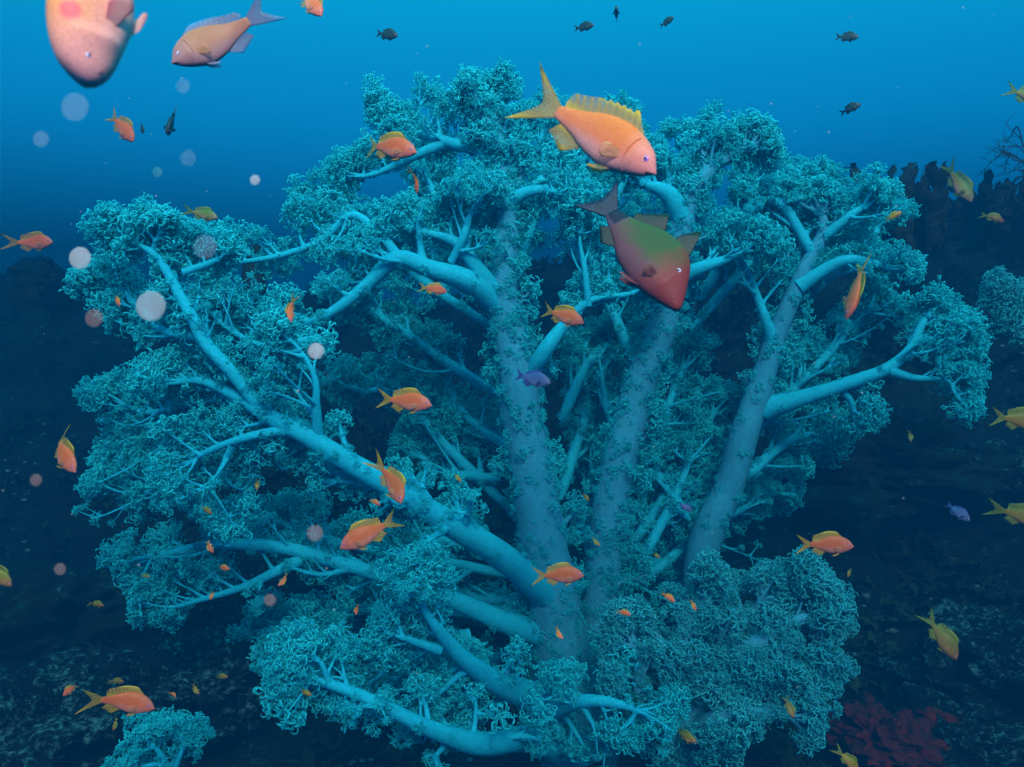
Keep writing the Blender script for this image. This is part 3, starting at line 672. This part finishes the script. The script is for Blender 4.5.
def make_fish(name, kind, bend, seed):
    """one fish with its parts; returned root is an Empty at its middle"""
    prof, mb, mf, opt = KIND[kind]
    P = fish_parts(prof, bend=bend, hi=True, seed=seed, **opt)
    root = empty(name)
    body = link('body', mesh_np('body', *P['body'], mb), root)
    def fin(k, v, f):
        me = mesh_np(k, v, f, (M_CLEARRED if kind == 'goat' else M_CLEARFIN) if k == 'pectoral_fin' and kind in ('orange', 'large', 'mauve', 'yellow', 'goat') else mf); n_ = 11 if k in ('pectoral_fin', 'pelvic_fin') else 25; q = np.arange(len(v))
        for nm, val in (('ray', (q % n_) % 2), ('span', ((q // n_) % 5) / 4.0)):
            at = me.attributes.new(nm, 'FLOAT', 'POINT'); at.data.foreach_set('value', np.asarray(val, np.float32))
        link(k, me, root)
    for k in ('tail_fin', 'dorsal_fin', 'rear_dorsal_fin', 'anal_fin'):
        if k in P: fin(k, *P[k])
    for k in ('pectoral_fin', 'pelvic_fin'):
        for v, f in P[k]: fin(k, v, f)
    for (v, f), (v2, f2) in zip(P['eye'], P['pupil']):
        e_ = link('eye', mesh_np('eye', v, f, M_IRISV if kind in ('orange', 'large') else M_IRIS), root); link('pupil', mesh_np('pupil', v2, f2, M_PUPIL), e_)
    link('mouth', mesh_np('mouth', *P['mouth'], M_LIP), root)
    if 'gill_edge' in P and kind in ('large', 'mauve'):
        for v, f in P['gill_edge']: link('gill_edge', mesh_np('gill_edge', v, f, mb), root)
    return root
def make_small_fish(name, kind, bend, seed):
    """a fish too small in the picture to show its parts: one mesh"""
    prof, mb, mf, opt = KIND[kind]
    P = fish_parts(prof, bend=bend, hi=False, seed=seed, **opt)
    A = {0: Acc(), 1: Acc(), 2: Acc()}
    def put(i, vf):
        v, fs = vf; base = A[i].n
        A[i].V.append(v); A[i].n += len(v)
        for f in fs: A[i].F[f.shape[1]].append(f + base)
    put(0, P['body'])
    for k in ('tail_fin', 'dorsal_fin', 'anal_fin'): put(1, P[k])
    for k in ('pectoral_fin', 'pelvic_fin'):
        for x in P[k]: put(1, x)
    for x in P['pupil']: put(2, x)
    Vs, F3, F4, m3, m4, off = [], [], [], [], [], 0
    for i in range(3):
        V_ = np.concatenate(A[i].V)
        for f in A[i].F[3]: F3.append(f + off); m3 += [i] * len(f)
        for f in A[i].F[4]: F4.append(f + off); m4 += [i] * len(f)
        Vs.append(V_); off += len(V_)
    return link(name, mesh_np(name, np.concatenate(Vs), [np.concatenate(F3), np.concatenate(F4)], [mb, mf, M_PUPIL], midx=m3 + m4))

def copy_tree(o, parent=None):
    c = o.copy(); COL.objects.link(c)
    if parent: c.parent = parent
    for ch in list(o.children): copy_tree(ch, c)
    return c
PROTO = {}; USED = set()
def fish(name, cat, label, kind, head, tail, d, toward=0.0, up=(0, 0, 1), bend=0, small=False, group=None):
    """head, tail: where snout and tail tip stand as seen from the camera at distance d; toward: metres the head is nearer than the tail"""
    key = (kind, bend, small)
    if key not in PROTO: PROTO[key] = (make_small_fish if small else make_fish)(name, kind, bend * .55, len(PROTO) + 3); o = PROTO[key]
    else: o = copy_tree(PROTO[key]); o.name = name
    H = Vector(U(*head, d - toward / 2)); T = Vector(U(*tail, d + toward / 2))
    f = (H - T); ln = f.length; f.normalize(); u = Vector(up); u = (u - f * u.dot(f)).normalized(); y = u.cross(f)
    M = Matrix((f, y, u)).transposed().to_4x4(); M = Matrix.Translation((H + T) / 2) @ M @ Matrix.Scale(ln, 4)
    o.matrix_world = M
    for k in ('label', 'category', 'group'):
        if k in o: del o[k]
    tag(o, label, cat, group); return o

# the three large ones above the coral
fish('anthias', 'fish', 'large bright orange fish with a lyre tail in front of the coral top', 'large', (657, 172), (524, 92), .80, .06, (0.25, 0, 1), 0)
fish('anthias', 'fish', 'big blurred pink fish facing the camera, cut by the top edge', 'pink', (84, 84), (116, -150), .50, .02, (-0.70, -.75, 0.1), 0)
fish('anthias', 'fish', 'dusky orange fish with blue edged fins heading down beside the big pink fish', 'mauve', (171, 62), (272, 18), .95, .05, (-.3, 0, 1), 1)

mpk = KIND['pink'][1]; n = mpk.node_tree; bs = n.nodes['Principled BSDF']; src = bs.inputs['Base Color'].links[0].from_socket
tco = n.nodes.new('ShaderNodeTexCoord'); vd = n.nodes.new('ShaderNodeVectorMath'); vd.operation = 'DISTANCE'; vd.inputs[1].default_value = (.27, .070, .105)
n.links.new(tco.outputs['Object'], vd.inputs[0]); bm_ = n.nodes.new('ShaderNodeMapRange'); bm_.inputs['From Min'].default_value = .028; bm_.inputs['From Max'].default_value = .048
bm_.inputs['To Min'].default_value = .85; bm_.inputs['To Max'].default_value = 0; n.links.new(vd.outputs['Value'], bm_.inputs['Value'])
mxp = n.nodes.new('ShaderNodeMix'); mxp.data_type = 'RGBA'; n.links.new(bm_.outputs[0], mxp.inputs['Factor']); n.links.new(src, mxp.inputs['A']); mxp.inputs['B'].default_value = (.85, .07, .10, 1)
n.links.new(mxp.outputs['Result'], bs.inputs['Base Color'])

# black-saddled goatfish
M_GOAT, n_, b_ = mat('goatfish_skin')
tc = n_.nodes.new('ShaderNodeTexCoord'); sp = n_.nodes.new('ShaderNodeSeparateXYZ'); n_.links.new(tc.outputs['Object'], sp.inputs[0])
nz = n_.nodes.new('ShaderNodeTexNoise'); nz.inputs['Scale'].default_value = 9; nz.inputs['Detail'].default_value = 5; n_.links.new(tc.outputs['Object'], nz.inputs['Vector'])
def math_(op, a, b=None, c=None):
    q = n_.nodes.new('ShaderNodeMath'); q.operation = op
    for i, v in enumerate((a, b, c)):
        if v is None: continue
        if isinstance(v, (int, float)): q.inputs[i].default_value = v
        else: n_.links.new(v, q.inputs[i])
    return q.outputs[0]
def mixc(f, A_, B_):
    q = n_.nodes.new('ShaderNodeMix'); q.data_type = 'RGBA'
    for s_, v in (('Factor', f), ('A', A_), ('B', B_)):
        if isinstance(v, tuple): q.inputs[s_].default_value = (*v, 1)
        else: n_.links.new(v, q.inputs[s_])
    return q.outputs['Result']
def band(x, lo, hi, inv=False):
    q = n_.nodes.new('ShaderNodeMapRange'); q.inputs['From Min'].default_value = lo; q.inputs['From Max'].default_value = hi
    if inv: q.inputs['To Min'].default_value = 1; q.inputs['To Max'].default_value = 0
    n_.links.new(x, q.inputs['Value']); return q.outputs[0]
xx, zz = sp.outputs['X'], sp.outputs['Z']
jit = math_('MULTIPLY_ADD', nz.outputs['Fac'], .22, -.11)
xj = math_('ADD', xx, jit); zj = math_('ADD', zz, jit)
colr = mixc(band(zj, -.06, .06), (.15, .045, .05), (.045, .075, .012))           # belly to olive back
colr = mixc(band(xj, .16, .34), colr, (.24, .028, .022))                         # red head
colr = mixc(band(xj, -.14, -.20), colr, (.12, .055, .10))                       # mauve tail stalk
sad = math_('MULTIPLY', math_('MULTIPLY', band(xx, -.26, -.25), band(xx, -.150, -.156)), band(zz, -.045, -.02))
colr = mixc(sad, colr, (.01, .01, .02))
wht = math_('MULTIPLY', math_('MULTIPLY', band(xx, -.145, -.135), band(xx, -.09, -.10)), band(zz, .03, .04))
n_.links.new(colr, b_.inputs['Base Color']); b_.inputs['Roughness'].default_value = .5; b_.inputs['Specular IOR Level'].default_value = .15
vo = n_.nodes.new('ShaderNodeTexVoronoi'); vo.inputs['Scale'].default_value = 45; n_.links.new(tc.outputs['Object'], vo.inputs['Vector']); bump(n_, b_, vo.outputs['Distance'], .10, .001)
KIND['goat'] = ('goatfish', M_GOAT, fin_mat('olive_green_fin', (.014, .035, .006), (.018, .032, .006), .2), dict(fork=.35, fat=1.1, pect=.65))
g = fish('goatfish', 'fish', 'red headed olive fish with a black tail spot, nose down below the large orange fish', 'goat', (681, 308), (588, 182), 1.25, .08, (0.85, 0.12, .55), 0)
M_REDFIN = fin_mat('dark_red_fin', (.35, .14, .16), (.24, .02, .02), .05)
for ch in g.children:
    if ch.name.startswith('pelvic'): ch.data.materials[0] = M_REDFIN
    if ch.name.startswith('tail'): ch.data.materials[0] = fin_mat('mauve_fin', (.05, .045, .085), (.035, .035, .07), .3)
    if ch.name.startswith('mouth'):
        ch.data.materials[0] = flat('red_lip', (.45, .09, .08), .4); ch.data.update()

OG = 'orange anthias swimming round the coral'
A_n = [0]
def A_(label, kind, h, t, d, tw=0.0, **k):
    A_n[0] += 1; k.setdefault('bend', (0, 1, -1)[A_n[0] % 3])
    return fish('anthias', 'fish', label, kind, h, t, d, tw + (.0, .012, -.012)[A_n[0] % 3], **k)
A_('orange fish left of the coral top, level with the large orange fish', 'orange', (417, 152), (357, 142), 1.55, .02, group=OG)
A_('orange fish hovering before the middle trunk above the violet fish', 'orange', (584, 323), (539, 308), 1.5, .03, group=OG, bend=1)
A_('orange fish facing right just above the thick left limb', 'orange', (432, 405), (376, 398), 1.45, .02, group=OG)
A_('orange fish turning head down towards the camera over the thick left limb', 'orange', (402, 503), (383, 462), 1.40, .05, up=(.85, -.35, .6), bend=-1, group=OG)
A_('orange fish facing left, under the thick left limb', 'orange', (340, 548), (400, 519), 1.40, .02, group=OG, bend=-1)
A_('orange fish facing right before the foot of the middle trunk', 'orange', (584, 575), (531, 576), 1.40, .0, group=OG)
A_('thin orange fish heading down in the dark left of the coral', 'orange', (76, 472), (45, 432), 1.55, .03, up=(.8, -.3, .6), group=OG, bend=1)
A_('red orange fish with yellow tail over the rocks at the bottom left', 'orange', (155, 708), (87, 693), 1.35, .0, group=OG)
A_('orange fish facing right over the dense bushy pale coral', 'orange', (854, 546), (795, 544), 1.5, .01, group=OG)
A_('red and green fish diving head down with fins spread beside the tall right branch', 'orange', (847, 319), (864, 258), 1.5, .03, up=(.1, -1, .1), group=OG, bend=0)
A_('long yellow fish heading down over the dark rocks at the right', 'yellow', (957, 660), (926, 614), 1.6, .03, up=(.8, -.2, .6), group=OG, bend=1)
A_('yellow tailed fish leaving by the right edge above the dark rocks', 'yellow', (1046, 424), (990, 416), 1.6, .0, group=OG)
A_('yellow tailed fish leaving by the right edge level with the blue violet fish', 'yellow', (1050, 524), (992, 508), 1.7, .0, group=OG, bend=1)
A_('olive fish with pale belly heading down over the dark ridge at the top right', 'green', (972, 202), (943, 165), 2.7, .04, up=(.8, -.2, .6), group=OG)
A_('dusky green fish cut by the right edge high above the ridge', 'green', (1050, 104), (1004, 88), 1.5, .02, group=OG)
A_('dim yellow orange fish in open water at the far left', 'orange', (53, 242), (12, 244), 3.2, .02, group=OG, bend=-1)
A_('small olive fish above the left limb of the coral', 'green', (218, 218), (187, 211), 1.5, .02, group=OG)
A_('orange fish nose down below the big pink fish', 'orange', (134, 141), (109, 113), 2.8, .05, up=(.8, -.3, .6), group=OG)
A_('small orange fish cut by the top edge right of the dusky orange fish', 'orange', (322, 16), (296, -12), 1.8, .02, up=(.7, 0, .7), group=OG)
A_('orange fish in front of the bent limb left of the middle trunk', 'orange', (447, 292), (419, 286), 1.55, .0, group=OG, bend=1)
A_('yellow fish cut by the left edge beside the dark slope', 'yellow', (12, 586), (-22, 560), 1.5, .0, up=(.5, 0, .8), group=OG)
A_('small yellow fish low in the dark gap right of the front limbs', 'yellow', (697, 742), (671, 731), 1.5, .02, group=OG)
A_('yellow fish cut by the bottom edge below the dense bushy coral', 'yellow', (858, 770), (839, 752), 1.45, .0, up=(.6, 0, .8), group=OG, bend=1)
A_('small yellow fish curving down before the bushy pale coral', 'yellow', (794, 718), (784, 697), 1.55, .02, up=(1, 0, .3), group=OG, bend=-1)
A_('small orange fish upright beside the left limb under the pale disc', 'orange', (291, 322), (289, 298), 1.5, .01, up=(-.5, -1, 0), group=OG)
A_('small red orange fish hanging head down left of the coral top', 'orange', (417, 194), (416, 168), 1.8, .02, up=(.4, -1, 0), group=OG)
fish('damselfish', 'fish', 'pale violet fish in front of the middle trunk', 'violet', (551, 383), (513, 374), 1.6, .02)
fish('damselfish', 'fish', 'blue violet fish over the dark rocks at the right', 'violet', (970, 521), (945, 502), 1.9, .02, up=(.4, 0, 1), bend=1)
fish('damselfish', 'fish', 'tiny blue fish beside the tallest right trunk foot', 'violet', (692, 511), (678, 503), 1.6, 0, small=True)
DG = 'dark fish in the open water above the coral'
D_ = lambda label, h, t, **k: fish('chromis', 'fish', label, 'dark', h, t, k.pop('d', 2.7), k.pop('tw', .03), group=DG, **k)
D_('dark fish in open water left of the coral top, alone', (398, 36), (375, 33))
D_('dark fish leftmost of the three in open water above the large orange fish', (594, 25), (573, 29))
D_('dark fish seen end on, between two others above the large orange fish', (616, 8), (617, 20), tw=.09)
D_('dark fish rightmost of the three above the large orange fish', (674, 17), (659, 27))
D_('dark fish highest over the right of the coral', (859, 37), (834, 37))
D_('dark fish lower of the two over the right of the coral', (861, 104), (838, 113), bend=1)
D_('dim green fish seen head on under the dusky orange fish', (167, 133), (176, 112), tw=.10, up=(.3, -.2, 1), d=2.4)
D_('dim green speck of a fish right of the nose down orange fish', (144, 133), (140, 124), small=True)
TG = 'tiny young fish among the coral branches'
tiny = [   # label, kind, snout, tail, distance
    ('tiny orange fish before the trunk foot, left of two small orange ones', 'orange', (631, 615), (616, 610), 1.5),
    ('tiny orange fish low before the trunk foot, nearest the pale bushy coral', 'orange', (675, 602), (661, 592), 1.5),
    ('tiny orange fish under the orange fish at the foot of the middle trunk', 'orange', (563, 639), (554, 627), 1.45),
    ('tiny yellow fish in the shaded foot between the two main trunks', 'yellow', (589, 501), (582, 493), 1.6),
    ('tiny yellow fish with pink face above the orange fish at the trunk foot', 'yellow', (600, 546), (592, 537), 1.55),
    ('tiny yellow fish in the dark hollow right of the trunk foot', 'yellow', (660, 558), (652, 553), 1.6),
    ('tiny yellow fish left of the middle trunk over the dark gap', 'yellow', (461, 482), (455, 472), 1.5),
    ('tiny orange fish just left of the fish turning over the left limb', 'orange', (380, 505), (369, 499), 1.42),
    ('tiny orange fish beneath the fish facing left, hanging straight down', 'orange', (356, 615), (357, 604), 1.5),
    ('small orange fish slanting down left of the fish facing left', 'orange', (278, 586), (290, 574), 1.5),
    ('tiny red orange fish hanging over the pale low left limb', 'orange', (213, 553), (207, 540), 1.6),
    ('tiny orange fish under the pale low left limb facing right', 'orange', (230, 569), (216, 567), 1.6),
    ('tiny dim orange fish lowest over the low left tufts', 'orange', (210, 600), (214, 591), 1.6),
    ('tiny yellow fish on the left tufts beneath the forked left twig', 'yellow', (212, 514), (201, 506), 1.6),
    ('tiny yellow fish upright in the left tufts under the forked twig', 'yellow', (257, 490), (258, 479), 1.55),
    ('small yellow fish in the dark left of the low limb', 'yellow', (104, 606), (90, 602), 1.7),
    ('tiny green fish at the left tip of the low tufts', 'green', (150, 577), (140, 575), 1.7),
    ('small orange fish slanting in the dark behind the red orange fish tail', 'orange', (63, 696), (79, 682), 1.6),
    ('small dim yellow fish just above the red orange fish', 'yellow', (124, 682), (110, 680), 1.7),
    ('small thin yellow fish hanging under the red orange fish', 'yellow', (113, 731), (117, 717), 1.5),
    ('small yellow fish nose down right of the red orange fish', 'yellow', (199, 694), (192, 684), 1.55),
    ('tiny orange fish next to the red orange fish nose', 'orange', (176, 697), (170, 691), 1.6),
    ('tiny yellow fish over the dark floor left of the lowest limb', 'yellow', (228, 677), (216, 676), 1.6),
    ('small yellow fish below the tip of the lowest limb', 'yellow', (312, 695), (298, 691), 1.45),
    ('tiny orange fish hanging head down on the bushy pale coral', 'orange', (696, 611), (692, 599), 1.55),
    ('small yellow green fish against the topmost right tufts', 'yellow', (902, 212), (885, 220), 1.8),
    ('yellow green fish at the dark ridge by the right edge', 'yellow', (1004, 222), (982, 213), 2.9),
    ('tiny olive fish over the dark rocks under the long right branch', 'green', (911, 442), (909, 430), 1.8),
    ('tiny yellow fish under the orange fish by the bushy coral', 'yellow', (848, 577), (851, 568), 1.6),
    ('tiny dim red fish on the far left tufts under the pale disc', 'orange', (120, 306), (113, 294), 1.6),
]
for i, (lb, kd, h, t, d) in enumerate(tiny):
    upv = (0, 0, 1) if abs(h[0] - t[0]) > abs(h[1] - t[1]) else (.9 if i % 2 else -.9, -.3, .2)
    fish('young_fish', 'fish', lb, kd, h, t, d, .005, up=upv, bend=(i % 3) - 1, small=True, group=TG)

# ------------------------------------------------------------------ drifting particles: flash glare and lens blur put into see-through disc shapes
def speck_mat(name, c, alpha):
    m, n, b = mat(name); b.inputs['Base Color'].default_value = (*c, 1); b.inputs['Roughness'].default_value = .9; b.inputs['Specular IOR Level'].default_value = 0
    tl = n.nodes.new('ShaderNodeBsdfTranslucent'); tl.inputs['Color'].default_value = (*c, 1)
    nz = noise_node(n, 420, 3)
    a = n.nodes.new('ShaderNodeMixShader'); a.inputs[0].default_value = .5; n.links.new(b.outputs[0], a.inputs[1]); n.links.new(tl.outputs[0], a.inputs[2])
    mr_ = n.nodes.new('ShaderNodeMapRange'); mr_.inputs['To Min'].default_value = alpha * .55; mr_.inputs['To Max'].default_value = alpha * 1.5; n.links.new(nz.outputs['Fac'], mr_.inputs['Value'])
    tr = n.nodes.new('ShaderNodeBsdfTransparent'); s2 = n.nodes.new('ShaderNodeMixShader'); n.links.new(mr_.outputs[0], s2.inputs[0]); n.links.new(tr.outputs[0], s2.inputs[1]); n.links.new(a.outputs[0], s2.inputs[2])
    n.links.new(s2.outputs[0], n.nodes['Material Output'].inputs['Surface']); return m
SM = [speck_mat('pale_speck', (.70, .56, .56), .44), speck_mat('faint_speck', (.45, .50, .62), .13), speck_mat('ruddy_speck', (.50, .25, .22), .22)]
a_, b__ = np.meshgrid(np.linspace(0, math.pi, 13), np.linspace(0, 2 * math.pi, 20, endpoint=False), indexing='ij')
SV = np.stack([np.sin(a_) * np.cos(b__), np.sin(a_) * np.sin(b__), np.cos(a_)], -1).reshape(-1, 3)
i_, j_ = np.meshgrid(np.arange(12), np.arange(20), indexing='ij'); jn = (j_ + 1) % 20
SF = np.stack([i_ * 20 + j_, (i_ + 1) * 20 + j_, (i_ + 1) * 20 + jn, i_ * 20 + jn], -1).reshape(-1, 4)
SPECK = [mesh_np('backscatter_speck', SV * np.array([[1 + .06 * mnoise.noise(Vector(v) * 2)] for v in SV]), SF, m_) for m_ in SM]
for lb, x, y, r_, k in [
    ('largest pale round speck drifting over the upper left limb', 151, 306, 15, 0), ('small bright white round speck on the left twigs', 316, 351, 8, 0),
    ('pale pinkish round speck in the blue left of the coral', 80, 258, 11, 0), ('large faint speck in the open water under the big pink fish', 75, 107, 14, 1),
    ('faint speck at the far left of the open water', 41, 139, 8, 1), ('faint speck just under the dusky orange fish', 183, 86, 7, 1),
    ('small pale speck high in the open water on the left', 157, 172, 5, 0), ('small pale speck between the left limb and the coral top', 255, 180, 5, 0),
    ('large faint mauve speck at the top of the left limb', 205, 247, 12, 1), ('ruddy speck left of the fish facing left', 315, 533, 8, 2),
    ('dim ruddy speck in the dark left of the coral', 36, 480, 6, 2), ('dim ruddy speck above the low left tufts of the coral', 270, 600, 6, 2),
    ('faint speck right of the small pale speck high on the left', 188, 158, 8, 1), ('pinkish speck on the far left tufts below the pale one', 94, 318, 9, 2),
    ('tiny dim red speck in the dark over the bottom left rocks', 60, 569, 6, 2)]:
    d = .55 + .012 * (x % 9)
    o = link('backscatter_speck', SPECK[k]); o.location = U(x, y, d); k_ = r_ * d / FPX; o.scale = (k_, k_ * .3, k_)
    tag(o, lb, 'backscatter', 'specks of plankton drifting near the camera')

rs = np.random.default_rng(91); A = Acc()
for k in range(160):
    V_ = SV[::1] * rs.uniform(.0004, .0012) * np.array((1, rs.uniform(.4, 1), rs.uniform(.4, 1)))
    dd_ = rs.uniform(.6, 3.0); A.add(V_ + U(rs.uniform(-60, 1084), rs.uniform(-40, 800), dd_), SF)
V_, F_ = A.arrays(); tag(link('marine_snow', mesh_np('marine_snow', V_, F_, SM[0])), 'fine pale dust drifting through the water', kind='stuff')

# ------------------------------------------------------------------ reef details
def lump(seed, sx, sy, sz, nsub=6, rough=.50, freq=1.7):
    import bmesh
    bm = bmesh.new(); bmesh.ops.create_icosphere(bm, subdivisions=nsub, radius=1)
    for v in bm.verts:
        p = v.co.copy(); k = 1 + rough * mnoise.fractal(p * freq + Vector((seed * 3.1, 0, 0)), .8, 2.1, 5) + .07 * mnoise.noise(p * 9 + Vector((seed, 0, 0))) + .05 * abs(mnoise.noise(p * 24 + Vector((seed, 0, 5))))
        v.co = Vector((p.x * sx, p.y * sy, p.z * sz)) * k
    for f in bm.faces: f.smooth = True
    return bm
def lump_obj(name, seed, s, loc, m, **k):
    bm = lump(seed, *s, **k); me = bpy.data.meshes.new(name); bm.to_mesh(me); bm.free(); me.materials.append(m)
    o = link(name, me); o.location = loc; return o
M_ROCK = crust_mat()
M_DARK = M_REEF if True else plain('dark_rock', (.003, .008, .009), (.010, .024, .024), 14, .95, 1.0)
M_SPONGE = plain('red_sponge', (.006, .003, .003), (.11, .006, .005), 48, .9, 1.0)
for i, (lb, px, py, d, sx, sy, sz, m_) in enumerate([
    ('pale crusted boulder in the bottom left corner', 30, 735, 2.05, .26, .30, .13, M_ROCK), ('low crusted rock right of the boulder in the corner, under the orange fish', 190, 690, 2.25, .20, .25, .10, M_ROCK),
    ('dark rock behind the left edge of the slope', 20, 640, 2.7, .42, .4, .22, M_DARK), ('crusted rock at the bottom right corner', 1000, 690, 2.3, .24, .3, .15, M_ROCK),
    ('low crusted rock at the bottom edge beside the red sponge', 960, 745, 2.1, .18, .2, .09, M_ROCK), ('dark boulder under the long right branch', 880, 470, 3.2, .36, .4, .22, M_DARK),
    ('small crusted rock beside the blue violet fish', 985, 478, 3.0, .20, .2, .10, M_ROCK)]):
    p = U(px, py, d); tag(lump_obj('rock', i + 1, (sx, sy, sz), p, m_), lb, 'rock')
p = U(885, 738, 2.05); tag(lump_obj('red_sponge', 31, (.10, .13, .05), p, M_SPONGE, rough=.5, freq=2.6), 'dark red crusting sponge low right under the bushy pale coral', 'sponge')
p = U(938, 722, 2.12); tag(lump_obj('red_sponge', 37, (.055, .07, .035), p, M_SPONGE, rough=.5, freq=2.4, nsub=4), 'smaller red sponge right of the dark red crusting sponge', 'sponge')

rg = np.random.default_rng(77)
def scatter(name, label, count, m_, proto, xr, yr_, smin, smax, gate):
    A = Acc(); made = 0
    while made < count:
        x, y = rg.uniform(*xr), rg.uniform(*yr_)
        if abs(x) > .25 + .75 * y or mnoise.fractal(Vector((x * 2.6, y * 2.6, gate)), .8, 2, 3) < rg.uniform(-.1, .5): made += .02; continue
        V_, F_ = proto(); a = rg.uniform(0, 6.28); c_, s_ = math.cos(a), math.sin(a); k = rg.uniform(smin, smax)
        A.add((V_ * k) @ np.array([[c_, s_, 0], [-s_, c_, 0], [0, 0, 1]]) + (x, y, reef_h(x, y) - .004), F_); made += 1
    V_, F_ = A.arrays(); return tag(link(name, mesh_np(name, V_, F_, m_)), label, kind='stuff')
def algae_proto():
    Vs, Fs = [], []
    for k in range(7):
        a = rg.uniform(0, 6.28); ln = rg.uniform(.5, 1.1); d_ = np.array((math.cos(a), math.sin(a), 0)); sd = np.array((-d_[1], d_[0], 0)) * rg.uniform(.10, .22)
        for q, (o_, h_, w_) in enumerate(((0, 0, .4), (.22, .5, 1), (.55, .8, .9), (.95, .85, .2))):
            c_ = d_ * o_ * ln + np.array((0, 0, h_ * ln * rg.uniform(.7, 1.1))); Vs += [c_ - sd * w_, c_ + sd * w_]
        b_ = k * 8; Fs += [(b_ + 2 * q, b_ + 2 * q + 1, b_ + 2 * q + 3, b_ + 2 * q + 2) for q in range(3)]
    return np.array(Vs), np.array(Fs)
def bit_proto():
    a_, b_ = np.meshgrid(np.linspace(0, math.pi, 5), np.linspace(0, 2 * math.pi, 7, endpoint=False), indexing='ij')
    rr = 1 + rg.normal(0, .22, a_.shape); V_ = np.stack([rr * np.sin(a_) * np.cos(b_) * 1.3, rr * np.sin(a_) * np.sin(b_), rr * np.cos(a_) * .6], -1).reshape(-1, 3)
    i_, j_ = np.meshgrid(np.arange(4), np.arange(7), indexing='ij'); jn = (j_ + 1) % 7
    return V_, np.stack([i_ * 7 + j_, (i_ + 1) * 7 + j_, (i_ + 1) * 7 + jn, i_ * 7 + jn], -1).reshape(-1, 4)
scatter('turf_algae', 'short dark green algae turf growing over the reef slope', 14000, plain('turf_algae', (.004, .014, .006), (.012, .040, .014), 3, .9, 0), algae_proto, (-5, 5), (1.7, 7), .02, .07, 1.0)
scatter('coral_rubble', 'small pale bits of rubble and crust scattered over the reef slope', 2200, plain('pale_rubble', (.008, .04, .045), (.10, .26, .27), 30, .9, 0), bit_proto, (-4, 4), (1.7, 6), .003, .013, 5.0)

# seaweed: leafy blades on the ridge and a dark branching bush at the right edge
M_WEED = plain('dark_weed', (.002, .010, .007), (.005, .020, .010), 8, .8, .2)
def weed(label, px, py, d, n_, h, w_, lean, seed, name='seaweed', cat='seaweed'):
    rng = np.random.default_rng(seed); A = Acc(); base = U(px, py, d)
    root = empty(name, tuple(base))
    for k in range(n_):
        hh = h * rng.uniform(.5, 1); a = rng.uniform(0, 6.28); dirx = np.array((math.cos(a), math.sin(a), 0)); ln = lean * rng.uniform(.2, 1)
        s = np.linspace(0, 1, 14); c = np.array((rng.normal(0, w_ * .8), rng.normal(0, w_ * .8), -.05)) + np.outer(s * hh, (0, 0, 1)) + np.outer((s ** 2) * hh * ln, dirx)
        wid = w_ * rng.uniform(.5, 1) * np.sin(np.pi * np.clip(s * .9 + .1, 0, 1)) ** .6 * (1 + .25 * np.sin(s * 23 + k))
        side = np.array((-dirx[1], dirx[0], 0)) * .8 + np.array((rng.normal(0, .4), rng.normal(0, .4), rng.normal(0, .2)))
        side /= np.linalg.norm(side)
        ruf = np.cross(side, (0, 0, 1.0)) * (np.sin(s * 17 + k) * w_ * .2)[:, None]
        for_ = np.cross(side, (0, 0, 1.0)) * .002
        V_ = np.concatenate([c + side * wid[:, None] / 2 + ruf + for_, c - side * wid[:, None] / 2 - ruf + for_, c - side * wid[:, None] / 2 - ruf - for_, c + side * wid[:, None] / 2 + ruf - for_])
        F_ = [(q * 14 + i, ((q + 1) % 4) * 14 + i, ((q + 1) % 4) * 14 + i + 1, q * 14 + i + 1) for q in range(4) for i in range(13)]
        A.add(V_, np.array(F_))
    V_, F_ = A.arrays(); link('blades', mesh_np('blades', V_, F_, M_WEED), root); 
    link('holdfast', mesh_np('holdfast', *(lambda q: (q[0], q[1]))(tube(np.array([(0, 0, -.12), (0, 0, -.02), (0, 0, .04)]), np.array([.05, .04, .01]), 9)), M_WEED), root)
    return tag(root, label, cat)
weed('ragged dark seaweed with tall points on the ridge right of the coral', 905, 235, 3.3, 26, .36, .08, .35, 3)
weed('low dark seaweed on the ridge just behind the top right tufts', 858, 215, 3.4, 12, .20, .11, .9, 4)
weed('bushy dark seaweed on the ridge behind the olive fish', 975, 225, 4.0, 18, .26, .10, .7, 6)
weed('dark seaweed clump on the ridge at the right edge', 1020, 225, 3.8, 14, .30, .12, .5, 8)
weed('small dark seaweed sprig standing behind the upper left limb', 254, 260, 3.2, 3, .16, .022, .3, 9)
weed('dim seaweed clump on the left ridge under the pale pinkish speck', 60, 300, 4.6, 14, .26, .16, .5, 10)
M_BUSH = flat('black_coral_skin', (.006, .014, .020), .8)
def bush(label, base_px, d, seed):
    rng = np.random.default_rng(seed); b0 = U(*base_px, d); root = empty('black_coral', tuple(b0)); st, tw = Acc(), Acc()
    def go(p, v, ln, r_, lev):
        pts = [p]; 
        for k in range(6):
            v = v + rng.normal(0, .22, 3) + np.array((0, 0, .05)); v /= np.linalg.norm(v); p = p + v * ln / 6; pts.append(p)
        (st if lev == 0 else tw).add(*tube(np.array(pts), np.linspace(r_, r_ * .4, 7), 6))
        if lev < 3:
            for k in range(5 if lev else 6):
                i = rng.integers(2, 7); go(pts[i], v * .5 + rng.normal(0, .6, 3), ln * .55, r_ * .5, lev + 1)
    go(np.array((0, 0, -.05)), np.array((-.5, 0, 1.0)), .32, .010, 0)
    go(np.array((0, 0, -.05)), np.array((-.15, .2, 1.0)), .30, .009, 0)
    V_, F_ = st.arrays(); link('stem', mesh_np('stem', V_, F_, M_BUSH), root)
    V_, F_ = tw.arrays(); link('twigs', mesh_np('twigs', V_, F_, M_BUSH), root)
    return tag(root, label, 'coral')
bush('wispy dark branching coral standing at the right edge above the ridge', (1042, 215), 3.2, 4)
